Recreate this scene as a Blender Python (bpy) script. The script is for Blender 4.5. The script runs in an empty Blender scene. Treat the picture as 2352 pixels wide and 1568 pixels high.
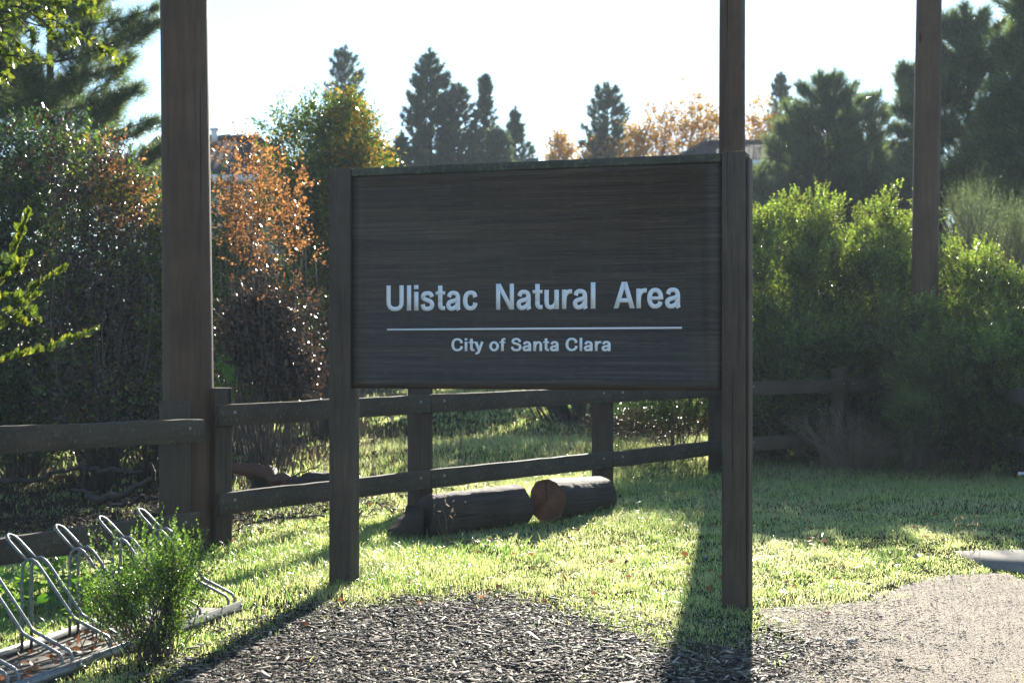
import bpy, math, random
import numpy as np
from mathutils import Vector, Matrix

C = bpy.context.scene.collection
rad = math.radians
# ------------------------------------------------------------------ camera, sky, sun, exposure
F, CX, HY, CAMZ = 3500.0, 1176.0, 820.0, 1.5      # photo measured on a 2352 px wide copy
cam_d = bpy.data.cameras.new('camera')
cam = bpy.data.objects.new('camera', cam_d); C.objects.link(cam)
cam.location = (0, 0, CAMZ); cam.rotation_euler = (rad(90), 0, 0)
cam_d.sensor_width = 36.0; cam_d.lens = 36.0*F/2352; cam_d.shift_y = (HY-784)/2352
cam_d.clip_end = 3000; cam_d.clip_start = 0.05
cam_d.dof.use_dof = True; cam_d.dof.focus_distance = 9.3; cam_d.dof.aperture_fstop = 3.6
cam_d.dof.aperture_blades = 9
sc = bpy.context.scene
sc.camera = cam

SUN = Vector((0.159, 1.0, 0.362)).normalized()
ELEV = math.asin(SUN.z); AZ = math.atan2(SUN.x, SUN.y)
w = bpy.data.worlds.new('World'); sc.world = w; w.use_nodes = True
nt = w.node_tree; nt.nodes.clear()
sky = nt.nodes.new('ShaderNodeTexSky'); sky.sky_type = 'NISHITA'; sky.sun_disc = False
sky.sun_elevation = ELEV; sky.sun_rotation = AZ
sky.air_density = 1.0; sky.dust_density = 0.06; sky.ozone_density = 3.2
bg = nt.nodes.new('ShaderNodeBackground'); bg.inputs[1].default_value = 0.090
wo = nt.nodes.new('ShaderNodeOutputWorld')
nt.links.new(sky.outputs[0], bg.inputs[0]); nt.links.new(bg.outputs[0], wo.inputs[0])
sd = bpy.data.lights.new('sun', 'SUN'); sd.energy = 5.0; sd.angle = rad(0.5); sd.color = (1.0, 0.93, 0.80)
so = bpy.data.objects.new('sun', sd); C.objects.link(so)
so.rotation_euler = SUN.to_track_quat('Z', 'Y').to_euler(); so.location = SUN*60

sc.view_settings.view_transform = 'Standard'; sc.view_settings.look = 'None'
sc.view_settings.exposure = 1.66; sc.view_settings.gamma = 1.0
sc.render.engine = 'CYCLES'
cy = sc.cycles
cy.max_bounces = 8; cy.diffuse_bounces = 3; cy.glossy_bounces = 2; cy.transmission_bounces = 4
cy.transparent_max_bounces = 4; cy.volume_bounces = 0
cy.sample_clamp_indirect = 6.0; cy.use_denoising = True
try: cy.denoiser = 'OPENIMAGEDENOISE'
except Exception: pass

# ------------------------------------------------------------------ helpers
def PT(px, py, d):                       # point seen at a photo pixel, d metres deep
    return Vector(((px-CX)/F*d, d, CAMZ+(HY-py)/F*d))
def PX(px, d): return (px-CX)/F*d
def nz(x, y, s=1.0, k=0.0):              # cheap smooth noise, about -1..1
    x = np.asarray(x)*s; y = np.asarray(y)*s
    return (np.sin(1.7*x+.9*y+1.3+k)+np.sin(-1.1*x+2.3*y+2.1*k)+np.sin(2.9*x-1.7*y+.7+k)*.7+np.sin(4.3*x+3.7*y+k*1.7)*.5)/3.2
def smooth(a, b, x):
    t = np.clip((np.asarray(x, float)-a)/(b-a), 0, 1); return t*t*(3-2*t)
def H(x, d):                             # terrain height
    x = np.asarray(x, float); d = np.asarray(d, float)
    h = 0.10*smooth(9.0, 13.5, d) - 0.02*smooth(-1.5, -3.5, x)
    h = h + 0.85*smooth(17, 45, d) + 0.16*np.exp(-((x-0.4)**2/5+(d-20.5)**2/3.5))
    h = h + 0.02*nz(x, d, .9)*smooth(7.5, 11, d) - 0.10*smooth(-1.8, -2.6, x)*smooth(10.2, 12.5, d)
    return h + 6*smooth(120, 900, d)
def Hf(x, d): return float(H(x, d))

def new_obj(name, me, parent=None, mat=None):
    o = bpy.data.objects.new(name, me); C.objects.link(o)
    if parent is not None: o.parent = parent
    if mat is not None: me.materials.append(mat)
    return o
def tag(o, label=None, cat=None, group=None, kind=None):
    if label: o['label'] = label
    if cat: o['category'] = cat
    if group: o['group'] = group
    if kind: o['kind'] = kind
    return o
def root(name, loc, label, cat, group=None):
    o = bpy.data.objects.new(name, None); C.objects.link(o); o.location = loc; o.empty_display_size = .2
    return tag(o, label, cat, group)
def mesh_np(name, V, Fc, smooth_=False):
    """V (n,3); Fc (m,k) faces of equal size, or a list of such arrays"""
    me = bpy.data.meshes.new(name)
    V = np.ascontiguousarray(V, dtype=np.float32)
    Fs = Fc if isinstance(Fc, list) else [Fc]
    Fs = [np.asarray(f, dtype=np.int32) for f in Fs if len(f)]
    me.vertices.add(len(V)); me.vertices.foreach_set('co', V.ravel())
    nl = sum(f.size for f in Fs); npoly = sum(len(f) for f in Fs)
    me.loops.add(nl); me.polygons.add(npoly)
    me.loops.foreach_set('vertex_index', np.concatenate([f.ravel() for f in Fs]))
    tot = np.concatenate([np.full(len(f), f.shape[1], np.int32) for f in Fs])
    st = np.concatenate([[0], np.cumsum(tot)[:-1]]).astype(np.int32)
    me.polygons.foreach_set('loop_start', st)
    try: me.polygons.foreach_set('loop_total', tot)
    except Exception: pass
    if smooth_: me.polygons.foreach_set('use_smooth', np.ones(npoly, bool))
    me.update(calc_edges=True)
    return me
class MB:                                 # collects simple shapes into one mesh
    def __init__(s): s.V = []; s.q = []; s.t = []; s.n = 0; s.poly = []
    def add(s, V, quads=(), tris=(), polys=()):
        V = np.asarray(V, float).reshape(-1, 3)
        if len(quads): s.q.append(np.asarray(quads)+s.n)
        if len(tris): s.t.append(np.asarray(tris)+s.n)
        for p in polys: s.poly.append(np.asarray([p])+s.n)
        s.V.append(V); s.n += len(V)
    def box(s, a, b, M=None):
        x0, y0, z0 = a; x1, y1, z1 = b
        V = [(x0,y0,z0),(x1,y0,z0),(x1,y1,z0),(x0,y1,z0),(x0,y0,z1),(x1,y0,z1),(x1,y1,z1),(x0,y1,z1)]
        if M is not None: V = [tuple(M @ Vector(v)) for v in V]
        s.add(V, quads=[(0,3,2,1),(4,5,6,7),(0,1,5,4),(1,2,6,5),(2,3,7,6),(3,0,4,7)])
    def tube(s, P, R, n=8, cap=True):
        P = np.asarray(P, float); m = len(P)
        R = np.broadcast_to(np.asarray(R, float), (m,))
        T = np.gradient(P, axis=0); T /= np.linalg.norm(T, axis=1)[:, None]+1e-9
        up = np.array([0, 0, 1.0]) if abs(T[0][2]) < .9 else np.array([1.0, 0, 0])
        N = np.cross(T[0], up); N /= np.linalg.norm(N)
        rings = []
        for i in range(m):
            N = N - T[i]*np.dot(N, T[i]); N /= np.linalg.norm(N)+1e-9
            B = np.cross(T[i], N)
            a = np.arange(n)*2*np.pi/n
            rings.append(P[i]+R[i]*(np.cos(a)[:, None]*N+np.sin(a)[:, None]*B))
        V = np.concatenate(rings)
        k = np.arange(n); q = []
        for i in range(m-1):
            q.append(np.stack([i*n+k, i*n+(k+1) % n, (i+1)*n+(k+1) % n, (i+1)*n+k], 1))
        polys = [list(range(n))[::-1], [(m-1)*n+j for j in range(n)]] if cap else []
        s.add(V, quads=np.concatenate(q), polys=polys)
    def build(s, name, mat, parent=None, smooth_=False, bevel=0):
        fs = []
        if s.q: fs.append(np.concatenate(s.q))
        if s.t: fs.append(np.concatenate(s.t))
        fs += s.poly
        me = mesh_np(name, np.concatenate(s.V), fs, smooth_)
        o = new_obj(name, me, parent, mat)
        if bevel:
            b = o.modifiers.new('bevel', 'BEVEL'); b.width = bevel; b.segments = 2; b.limit_method = 'ANGLE'
        return o

# ------------------------------------------------------------------ materials
class NB:
    def __init__(s, name):
        s.m = bpy.data.materials.new(name); s.m.use_nodes = True; s.t = s.m.node_tree; s.t.nodes.clear()
        s.out = s.n('ShaderNodeOutputMaterial')
    def n(s, ty, **kw):
        x = s.t.nodes.new(ty)
        for k, v in kw.items(): setattr(x, k, v)
        return x
    def l(s, a, b): s.t.links.new(a, b)
    def coords(s, scale=(1, 1, 1), kind='Object', rot=(0, 0, 0)):
        tc = s.n('ShaderNodeTexCoord'); mp = s.n('ShaderNodeMapping')
        mp.inputs['Scale'].default_value = scale; mp.inputs['Rotation'].default_value = rot
        s.l(tc.outputs[kind], mp.inputs[0]); return mp.outputs[0]
    def noise(s, v, scale, detail=4, rough=.55, dist=0):
        x = s.n('ShaderNodeTexNoise'); x.inputs['Scale'].default_value = scale
        x.inputs['Detail'].default_value = detail; x.inputs['Roughness'].default_value = rough
        x.inputs['Distortion'].default_value = dist
        if v is not None: s.l(v, x.inputs['Vector'])
        return x.outputs['Fac']
    def ramp(s, f, stops, interp='LINEAR'):
        x = s.n('ShaderNodeValToRGB'); cr = x.color_ramp; cr.interpolation = interp
        while len(cr.elements) < len(stops): cr.elements.new(.5)
        for e, (p, c) in zip(cr.elements, stops):
            e.position = p; e.color = (*c, 1) if len(c) == 3 else c
        s.l(f, x.inputs[0]); return x.outputs[0]
    def mix(s, f, a, b, mode='MIX'):
        x = s.n('ShaderNodeMix', data_type='RGBA', blend_type=mode)
        if isinstance(f, (int, float)): x.inputs[0].default_value = f
        else: s.l(f, x.inputs[0])
        for i, c in ((6, a), (7, b)):
            if isinstance(c, tuple): x.inputs[i].default_value = (*c, 1) if len(c) == 3 else c
            else: s.l(c, x.inputs[i])
        return x.outputs[2]
    def math(s, op, a, b=0.0):
        x = s.n('ShaderNodeMath', operation=op)
        for i, c in ((0, a), (1, b)):
            if isinstance(c, (int, float)): x.inputs[i].default_value = c
            else: s.l(c, x.inputs[i])
        return x.outputs[0]
    def bump(s, h, strength=.5, dist=.01):
        x = s.n('ShaderNodeBump'); x.inputs['Strength'].default_value = strength; x.inputs['Distance'].default_value = dist
        s.l(h, x.inputs['Height']); return x.outputs[0]
    def pbr(s, col, rough=.8, normal=None, metal=0, spec=.3):
        p = s.n('ShaderNodeBsdfPrincipled')
        for k, v in (('Base Color', col), ('Roughness', rough), ('Metallic', metal), ('Specular IOR Level', spec)):
            if isinstance(v, (int, float)): p.inputs[k].default_value = v
            elif isinstance(v, tuple): p.inputs[k].default_value = (*v, 1)
            else: s.l(v, p.inputs[k])
        if normal is not None: s.l(normal, p.inputs['Normal'])
        return p.outputs[0]
    def done(s, sh): s.l(sh, s.out.inputs[0]); return s.m

def leaf_mat(name, stops, trans=.45, rough=.4, spec=.4, tcol=None, patch=None):
    b = NB(name)
    g = b.n('ShaderNodeNewGeometry')
    r = g.outputs['Random Per Island']
    col = b.ramp(r, stops)
    if patch:
        col = b.mix(b.ramp(b.noise(b.coords(kind='Object'), patch[0], 2), [(.42, (0,0,0)), (.6, (1,1,1))]), col, patch[1])
    p = b.pbr(col, rough, spec=spec)
    t = b.n('ShaderNodeBsdfTranslucent')
    if tcol: b.l(b.mix(1.0, col, tcol, 'MULTIPLY'), t.inputs[0])
    else: b.l(col, t.inputs[0])
    m = b.n('ShaderNodeMixShader'); m.inputs[0].default_value = trans
    b.l(p, m.inputs[1]); b.l(t.outputs[0], m.inputs[2])
    return b.done(m.outputs[0])

def wood_mat(name, dark, light, axis='Z', moss=None, grain=1.0, knots=True, bumpd=.004, moss_hi=.62, rough=.75):
    b = NB(name)
    st = {'Z': (14, 14, .8), 'X': (.8, 14, 14), 'Y': (14, .8, 14)}[axis]
    v = b.coords(tuple(s*grain for s in st))
    n1 = b.noise(v, 3.0, 6, .65, .8)
    v2 = b.coords(tuple(s*4*grain for s in st))
    n2 = b.noise(v2, 5.0, 4, .6)
    f = b.math('ADD', b.math('MULTIPLY', n1, .65), b.math('MULTIPLY', n2, .35))
    col = b.ramp(f, [(.3, dark), (.7, light)])
    cs = {'Z': (70, 70, .7), 'X': (.7, 70, 70), 'Y': (70, .7, 70)}[axis]
    ck = b.ramp(b.noise(b.coords(tuple(c*grain for c in cs)), 1.0, 2, .4, .4), [(.69, (0,0,0)), (.72, (1,1,1))])
    col = b.mix(ck, col, tuple(c*.25 for c in dark))
    big = b.noise(b.coords((1.2, 1.2, 1.2)), 1.6, 3)
    col = b.mix(b.ramp(big, [(.35, (0,0,0)), (.7, (.55,.55,.55))]), col, tuple(c*.55 for c in dark))
    if knots:
        vo = b.n('ShaderNodeTexVoronoi'); vo.inputs['Scale'].default_value = 1.0
        kv = {'Z': (5, 5, 1.6), 'X': (1.6, 5, 5), 'Y': (5, 1.6, 5)}[axis]
        b.l(b.coords(kv), vo.inputs['Vector'])
        kf = b.ramp(vo.outputs['Distance'], [(.09, (1,1,1)), (.15, (0,0,0))])
        col = b.mix(kf, col, tuple(c*.35 for c in dark))
    if moss:
        mf = b.noise(b.coords((9, 9, 5)), 4, 5, .7)
        col = b.mix(b.ramp(mf, [(moss_hi, (0,0,0)), (moss_hi+.08, (.8,.8,.8))]), col, moss)
    nrm = b.bump(f, .7, bumpd)
    return b.done(b.pbr(col, rough, nrm, spec=.25))

M = {}
M['pole'] = wood_mat('pole_wood', (.062, .036, .022), (.150, .092, .057), 'Z', grain=.55, bumpd=.008)
M['post'] = wood_mat('post_wood', (.040, .029, .019), (.105, .076, .052), 'Z', moss=(.10, .11, .08), moss_hi=.66)
M['signpost'] = wood_mat('sign_post_wood', (.048, .034, .023), (.130, .098, .072), 'Z', moss=(.20, .22, .17), moss_hi=.70, grain=1.3)
M['railX'] = wood_mat('rail_wood', (.040, .030, .020), (.110, .082, .056), 'X', moss=(.12, .13, .085), moss_hi=.56)
M['oldrail'] = wood_mat('old_rail_wood', (.045, .037, .038), (.12, .10, .10), 'X')
M['bark'] = wood_mat('bark', (.026, .019, .013), (.110, .082, .056), 'X', grain=1.1, bumpd=.03, knots=False)
M['trunk'] = wood_mat('trunk_bark', (.028, .022, .018), (.075, .060, .048), 'Z', grain=.4, bumpd=.03, knots=False)
M['twig'] = wood_mat('twig_bark', (.050, .040, .034), (.13, .11, .09), 'Z', knots=False)
M['drytwig'] = wood_mat('dry_twig', (.11, .08, .055), (.24, .18, .13), 'Z', knots=False)
M['redwood'] = wood_mat('split_red_wood', (.05, .024, .015), (.15, .072, .042), 'X', knots=False)

def panel_mat():
    b = NB('sign_board_wood')
    # laminated strips: bricks long in X, about 25 mm high
    br = b.n('ShaderNodeTexBrick'); br.offset = .37; br.offset_frequency = 2
    br.inputs['Scale'].default_value = 1; br.inputs['Mortar Size'].default_value = .0012
    br.inputs['Brick Width'].default_value = .83; br.inputs['Row Height'].default_value = .0295
    br.inputs['Color1'].default_value = (0, 0, 0, 1); br.inputs['Color2'].default_value = (1, 1, 1, 1)
    br.inputs['Mortar'].default_value = (.2, .2, .2, 1)
    tc = b.n('ShaderNodeTexCoord'); sp = b.n('ShaderNodeSeparateXYZ'); cb = b.n('ShaderNodeCombineXYZ')
    b.l(tc.outputs['Object'], sp.inputs[0]); b.l(sp.outputs[0], cb.inputs[0]); b.l(sp.outputs[2], cb.inputs[1])
    b.l(cb.outputs[0], br.inputs['Vector'])
    v = b.coords((.42, 1, 30))
    g1 = b.noise(v, 2.2, 6, .65, 1.2)
    g2 = b.noise(b.coords((.9, 1, 95)), 3, 4, .6, .3)
    f = b.math('ADD', b.math('MULTIPLY', g1, .55), b.math('MULTIPLY', g2, .45))
    col = b.ramp(f, [(.30, (.024, .018, .014)), (.5, (.050, .038, .029)), (.70, (.115, .092, .073))])
    strip = b.ramp(br.outputs['Color'], [(0, (.80, .80, .84)), (1, (1.22, 1.16, 1.06))])
    col = b.mix(1.0, col, strip, 'MULTIPLY')
    scr = b.noise(b.coords((2.5, 1, 160)), 4, 2, .5)
    col = b.mix(b.ramp(scr, [(.63, (0,0,0)), (.70, (.6,.6,.6))]), col, (.20, .18, .165))
    gm = b.noise(b.coords((1, 1, 1)), 2.5, 3)
    col = b.mix(b.ramp(gm, [(.5, (0,0,0)), (.75, (.35,.35,.35))]), col, (.050, .056, .040))
    nrm = b.bump(f, .8, .003)
    return b.done(b.pbr(col, .62, nrm, spec=.35))
M['panel'] = panel_mat()
def simple(name, col, rough=.6, metal=0, spec=.4, var=.15, scale=20, bumpd=0):
    b = NB(name)
    n = b.noise(b.coords(), scale, 5, .6)
    c = b.ramp(n, [(.3, tuple(x*(1-var) for x in col)), (.7, tuple(min(1, x*(1+var)) for x in col))])
    nr = b.bump(n, .5, bumpd) if bumpd else None
    return b.done(b.pbr(c, rough, nr, metal, spec))
M['paint'] = simple('white_lettering_paint', (.74, .76, .77), .5, var=.04, scale=60)
M['steel'] = simple('galvanised_steel', (.20, .21, .21), .5, metal=.75, var=.25, scale=40)
M['bolt'] = simple('bolt_steel', (.35, .34, .32), .4, metal=.8)
M['stucco'] = simple('pale_stucco', (.42, .40, .36), .9, var=.06, scale=8)
M['trim'] = simple('white_fascia_paint', (.70, .70, .68), .6, var=.05)
M['glass'] = simple('dark_window_glass', (.03, .035, .04), .08, spec=.8)
M['chim'] = simple('dark_cap_metal', (.05, .055, .07), .5)
M['plastic'] = simple('white_plastic', (.7, .72, .74), .4)

def roof_mat():
    b = NB('roof_tiles')
    v = b.coords((1, 1, 1), 'Object')
    wv = b.n('ShaderNodeTexWave', wave_type='BANDS', bands_direction='X'); wv.inputs['Scale'].default_value = 1.3
    b.l(v, wv.inputs['Vector'])
    wz = b.n('ShaderNodeTexWave', wave_type='BANDS', bands_direction='Z', wave_profile='SAW'); wz.inputs['Scale'].default_value = 1.6
    b.l(v, wz.inputs['Vector'])
    h = b.math('ADD', wv.outputs['Fac'], b.math('MULTIPLY', wz.outputs['Fac'], .8))
    n = b.noise(v, 2.5, 4)
    col = b.ramp(n, [(.3, (.030, .026, .025)), (.7, (.062, .052, .048))])
    col = b.mix(b.ramp(wz.outputs['Fac'], [(.80, (0,0,0)), (.98, (.7,.7,.7))]), col, (.02, .02, .02))
    return b.done(b.pbr(col, .95, b.bump(h, .5, .03), spec=.1))
M['roof'] = roof_mat()

def ground_mat():
    b = NB('ground_soil')
    v = b.coords()
    n1 = b.noise(v, 1.3, 6, .6); n2 = b.noise(v, 28, 6, .7)
    col = b.ramp(n2, [(.3, (.014, .011, .008)), (.55, (.036, .027, .019)), (.75, (.075, .056, .038))])
    col = b.mix(b.ramp(n1, [(.42, (0,0,0)), (.6, (.8,.8,.8))]), col, (.022, .034, .012))
    return b.done(b.pbr(col, 1.0, b.bump(n2, 1.0, .03), spec=.0))
def gravel_mat():
    b = NB('gravel')
    v = b.coords()
    vo = b.n('ShaderNodeTexVoronoi'); vo.inputs['Scale'].default_value = 110; b.l(v, vo.inputs['Vector'])
    n = b.noise(v, 45, 6, .75); n1 = b.noise(v, 1.6, 4)
    col = b.ramp(vo.outputs['Color'], [(.1, (.19, .14, .09)), (.5, (.36, .275, .185)), (.9, (.50, .41, .30))])
    col = b.mix(b.ramp(n, [(.35, (0,0,0)), (.65, (.8,.8,.8))]), col, (.27, .205, .138))
    col = b.mix(b.ramp(n1, [(.4, (0,0,0)), (.75, (.55,.55,.55))]), col, (.16, .12, .085))
    h = b.math('ADD', vo.outputs['Distance'], b.math('MULTIPLY', n, 1.3))
    return b.done(b.pbr(col, .85, b.bump(h, 1.0, .012), spec=.35))
def mulch_mat():
    b = NB('mulch_soil')
    v = b.coords(); n = b.noise(v, 60, 6, .75)
    col = b.ramp(n, [(.3, (.014, .011, .008)), (.7, (.055, .042, .031))])
    return b.done(b.pbr(col, .9, b.bump(n, 1, .02), spec=.25))
def concrete_mat():
    b = NB('concrete')
    v = b.coords(); n = b.noise(v, 30, 7, .7); n1 = b.noise(v, 2, 4)
    col = b.ramp(n, [(.3, (.17, .16, .145)), (.7, (.27, .255, .23))])
    col = b.mix(b.ramp(n1, [(.4, (0,0,0)), (.7, (.5,.5,.5))]), col, (.15, .14, .125))
    return b.done(b.pbr(col, .95, b.bump(n, .6, .006), spec=.1))
M['ground'] = ground_mat(); M['gravel'] = gravel_mat(); M['mulch'] = mulch_mat(); M['concrete'] = concrete_mat()
def chip_mat(name, stops, rough=.7, spec=.35):
    b = NB(name); g = b.n('ShaderNodeNewGeometry')
    col = b.ramp(g.outputs['Random Per Island'], stops)
    n = b.noise(b.coords(), 160, 3)
    return b.done(b.pbr(col, rough, b.bump(n, .5, .004), spec=spec))
M['chips'] = chip_mat('wood_chips', [(0, (.030,.022,.015)), (.45, (.105,.080,.058)), (.80, (.21,.168,.125)), (.95, (.42,.35,.27))], .72, .22)
M['pebbles'] = chip_mat('pebbles', [(0, (.16,.115,.075)), (.5, (.34,.26,.175)), (1, (.50,.42,.31))])
M['bark_flake'] = chip_mat('bark_flakes', [(0, (.03,.022,.018)), (1, (.10,.08,.062))])

M['darkflake'] = chip_mat('dark_leaf_litter', [(0, (.012,.009,.007)), (.8, (.045,.030,.021)), (1, (.12,.065,.035))], .8, .15)
M['grass'] = leaf_mat('lawn_grass', [(0, (.060,.105,.038)), (.45, (.105,.150,.052)), (.8, (.18,.20,.085)), (1, (.32,.30,.17))],
                      .62, .25, .8, tcol=(4.8, 4.7, 3.3), patch=(1.3, (.16,.175,.10)))
M['weeds'] = leaf_mat('green_weeds', [(0, (.045,.095,.030)), (.7, (.09,.16,.045)), (1, (.20,.22,.09))], .55, .3, .6, tcol=(3.0, 3.1, 1.8))
M['straw'] = leaf_mat('dry_straw', [(0, (.12,.085,.05)), (1, (.30,.23,.15))], .35, .6, .3)
M['oak'] = leaf_mat('oak_leaves', [(0, (.030,.055,.012)), (.6, (.055,.090,.018)), (1, (.11,.13,.03))], .42, .25, .8, tcol=(4.8, 4.1, 1.4))
M['toyon'] = leaf_mat('dark_green_leaves', [(0, (.012,.028,.010)), (.5, (.022,.048,.014)), (.8, (.045,.08,.018)), (1, (.10,.13,.02))], .3, .3, .6, tcol=(2.8, 3.0, 1.2))
M['brownleaf'] = leaf_mat('brown_leaves', [(0, (.020,.016,.012)), (.7, (.040,.028,.020)), (.93, (.09,.05,.028)), (1, (.22,.10,.045))], .25, .3, .6, tcol=(1.8, 1.7, 1.4))
M['orangeleaf'] = leaf_mat('orange_leaves', [(0, (.15,.065,.026)), (.5, (.26,.120,.044)), (1, (.37,.19,.080))], .45, .3, .7, tcol=(1.8, 1.7, 1.2))
M['redberry'] = leaf_mat('red_berries', [(0, (.16,.015,.02)), (1, (.30,.03,.035))], .1, .3, .5)
M['midgreen'] = leaf_mat('mid_green_leaves', [(0, (.020,.045,.012)), (.5, (.045,.075,.016)), (.85, (.09,.12,.022)), (1, (.22,.16,.03))], .42, .3, .6, tcol=(3.2, 3.2, 1.3))
M['coyote'] = leaf_mat('brush_leaves', [(0, (.026,.048,.032)), (.5, (.052,.082,.052)), (1, (.12,.155,.095))], .45, .4, .5, tcol=(7.6, 7.2, 1.2), patch=(3.0, (.032,.040,.026)))
M['sage'] = leaf_mat('grey_green_leaves', [(0, (.055,.085,.045)), (1, (.14,.17,.09))], .45, .5, .3, tcol=(2.2, 2.2, 1.5))
M['shrub'] = leaf_mat('small_shrub_leaves', [(0, (.020,.040,.014)), (.6, (.040,.075,.022)), (1, (.09,.14,.04))], .42, .22, .8, tcol=(4.2, 4.2, 1.3))
M['pine'] = leaf_mat('pine_needles', [(0, (.020,.036,.018)), (.6, (.038,.062,.032)), (1, (.10,.12,.05))], .45, .4, .5, tcol=(4.6, 4.4, 2.4))
M['pinefar'] = leaf_mat('far_pine_needles', [(0, (.022,.040,.028)), (1, (.06,.085,.052))], .42, .5, .4, tcol=(3.0, 3.0, 2.0))
M['autumn'] = leaf_mat('autumn_leaves', [(0, (.24,.15,.025)), (.5, (.40,.23,.035)), (.8, (.46,.20,.030)), (1, (.25,.21,.04))], .5, .5, .3, tcol=(1.6, 1.6, .8))
M['fallen'] = leaf_mat('fallen_leaves', [(0, (.14,.06,.03)), (.6, (.30,.12,.05)), (1, (.42,.19,.09))], .35, .5, .4)
M['mallow'] = leaf_mat('broad_weed_leaves', [(0, (.05,.12,.015)), (1, (.12,.22,.03))], .5, .35, .5, tcol=(2.4, 2.6, 1.0))

# ------------------------------------------------------------------ zones of the ground
def inpoly(x, y, poly):
    x = np.asarray(x); y = np.asarray(y); r = np.zeros(x.shape, bool); n = len(poly)
    for i in range(n):
        x1, y1 = poly[i]; x2, y2 = poly[(i+1) % n]
        if y1 == y2: continue
        c = ((y1 > y) != (y2 > y)) & (x < (x2-x1)*(y-y1)/(y2-y1)+x1)
        r ^= c
    return r
def g2w(pts):                             # photo points lying on flat ground -> plan coordinates
    out = []
    for px, py in pts:
        d = CAMZ*F/(py-HY)
        for _ in range(4): d = (CAMZ-Hf(PX(px, d), d))*F/(py-HY)
        out.append((PX(px, d), d))
    return out
MULCH = g2w([(200,1640),(400,1560),(540,1490),(650,1430),(740,1392),(880,1392),(980,1378),(1130,1368),(1240,1388),(1340,1420),
             (1440,1462),(1560,1512),(1690,1490),(1745,1452),(1850,1480)]) + [(1.15,7.0),(.9,6.0),(.6,3.0),(-3.5,3.0),(-3.0,5.5)]
GRAVEL = g2w([(1738,1400),(1850,1388),(1960,1388),(2050,1352),(2120,1327),(2230,1318),(2300,1318),(2352,1330)]) + \
         [(5.2,9.6),(9.0,6.0),(9,3.0),(.6,3.0),(.9,6.0),(1.15,7.0)] + g2w([(1850,1480),(1745,1440)])
CONC = [(PX(2190,11.33),11.33),(PX(2272,10.62),10.62)] + [(3.6,10.35),(5.4,9.75),(14,8.6),(14,9.9),(5.2,11.35),(PX(2352,11.42),11.42)]
RACKN = np.array([.255, .967]); RF0 = np.array([-2.10, 7.20])     # rack direction, front foot of one hoop
RB = np.array([-.985, .13])
def in_rack(x, y, m=.0):
    vx = x-RF0[0]; vy = y-RF0[1]
    det = RACKN[0]*RB[1]-RACKN[1]*RB[0]
    u = (vx*RB[1]-vy*RB[0])/det; s = (RACKN[0]*vy-RACKN[1]*vx)/det
    return (u < 1.88+m) & (s > -.04-m) & (s < .52+m)

# ------------------------------------------------------------------ ground sheets
def axis(a, b, fine, coarse_pts):
    return np.unique(np.round(np.concatenate([np.arange(a, b, fine), coarse_pts]), 4))
gx = axis(-9, 12, .12, [-900,-400,-200,-120,-80,-60,-45,-35,-28,-22,-17,-14,-12,-10.5,13,15,18,22,28,35,45,60,80,120,200,400,900])
gy = axis(3, 30, .12, [-60,-20,-8,-2,1,32,35,39,44,50,58,70,90,120,160,250,400,700,1200,2200])
X, Y = np.meshgrid(gx, gy); Z = H(X, Y) + .006*nz(X, Y, 7)
def grid_faces(ny, nx, mask=None):
    i, j = np.meshgrid(np.arange(ny-1), np.arange(nx-1), indexing='ij')
    q = np.stack([i*nx+j, i*nx+j+1, (i+1)*nx+j+1, (i+1)*nx+j], -1).reshape(-1, 4)
    return q if mask is None else q[mask.reshape(-1)]
g = new_obj('ground', mesh_np('ground', np.stack([X, Y, Z], -1).reshape(-1, 3), grid_faces(*X.shape), True), None, M['ground'])
tag(g, 'dark soil ground under the grass and brush', kind='structure')
def sheet(name, poly, mat, lift, res, wob=.05, amp=.006, label=''):
    xs = np.arange(min(p[0] for p in poly)-.1, max(p[0] for p in poly)+.1, res)
    ys = np.arange(min(p[1] for p in poly)-.1, max(p[1] for p in poly)+.1, res)
    X, Y = np.meshgrid(xs, ys)
    ins = inpoly(X+wob*nz(X, Y, 9), Y+wob*nz(Y, X, 8, 2), poly)
    cell = ins[:-1, :-1] & ins[1:, 1:] & ins[:-1, 1:] & ins[1:, :-1]
    Z = H(X, Y)+.006*nz(X, Y, 7)+lift+amp*nz(X, Y, 22)
    V = np.stack([X, Y, Z], -1).reshape(-1, 3); q = grid_faces(*X.shape, cell)
    used = np.unique(q); rm = np.zeros(len(V), int); rm[used] = np.arange(len(used))
    o = new_obj(name, mesh_np(name, V[used], rm[q], True), None, mat)
    tag(o, label, kind='structure'); return o
sheet('mulch_bed', MULCH, M['mulch'], .010, .04, .07, .004, 'dark bark mulch bed in front of the sign')
sheet('gravel_path', GRAVEL, M['gravel'], .010, .04, .05, .004, 'tan decomposed granite path on the right')
# concrete path slab
cm = MB(); n = len(CONC)
zt = [Hf(x, y)+.035 for x, y in CONC]
zt = [.062]*n
top = [(x, y, z) for (x, y), z in zip(CONC, zt)]; bot = [(x, y, -.1) for x, y in CONC]
cm.add(top+bot, quads=[(i+n, (i+1) % n+n, (i+1) % n, i) for i in range(n)], polys=[list(range(n))])
o = cm.build('concrete_path', M['concrete'], None); tag(o, 'pale concrete path slab at the right edge', kind='structure')

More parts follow.
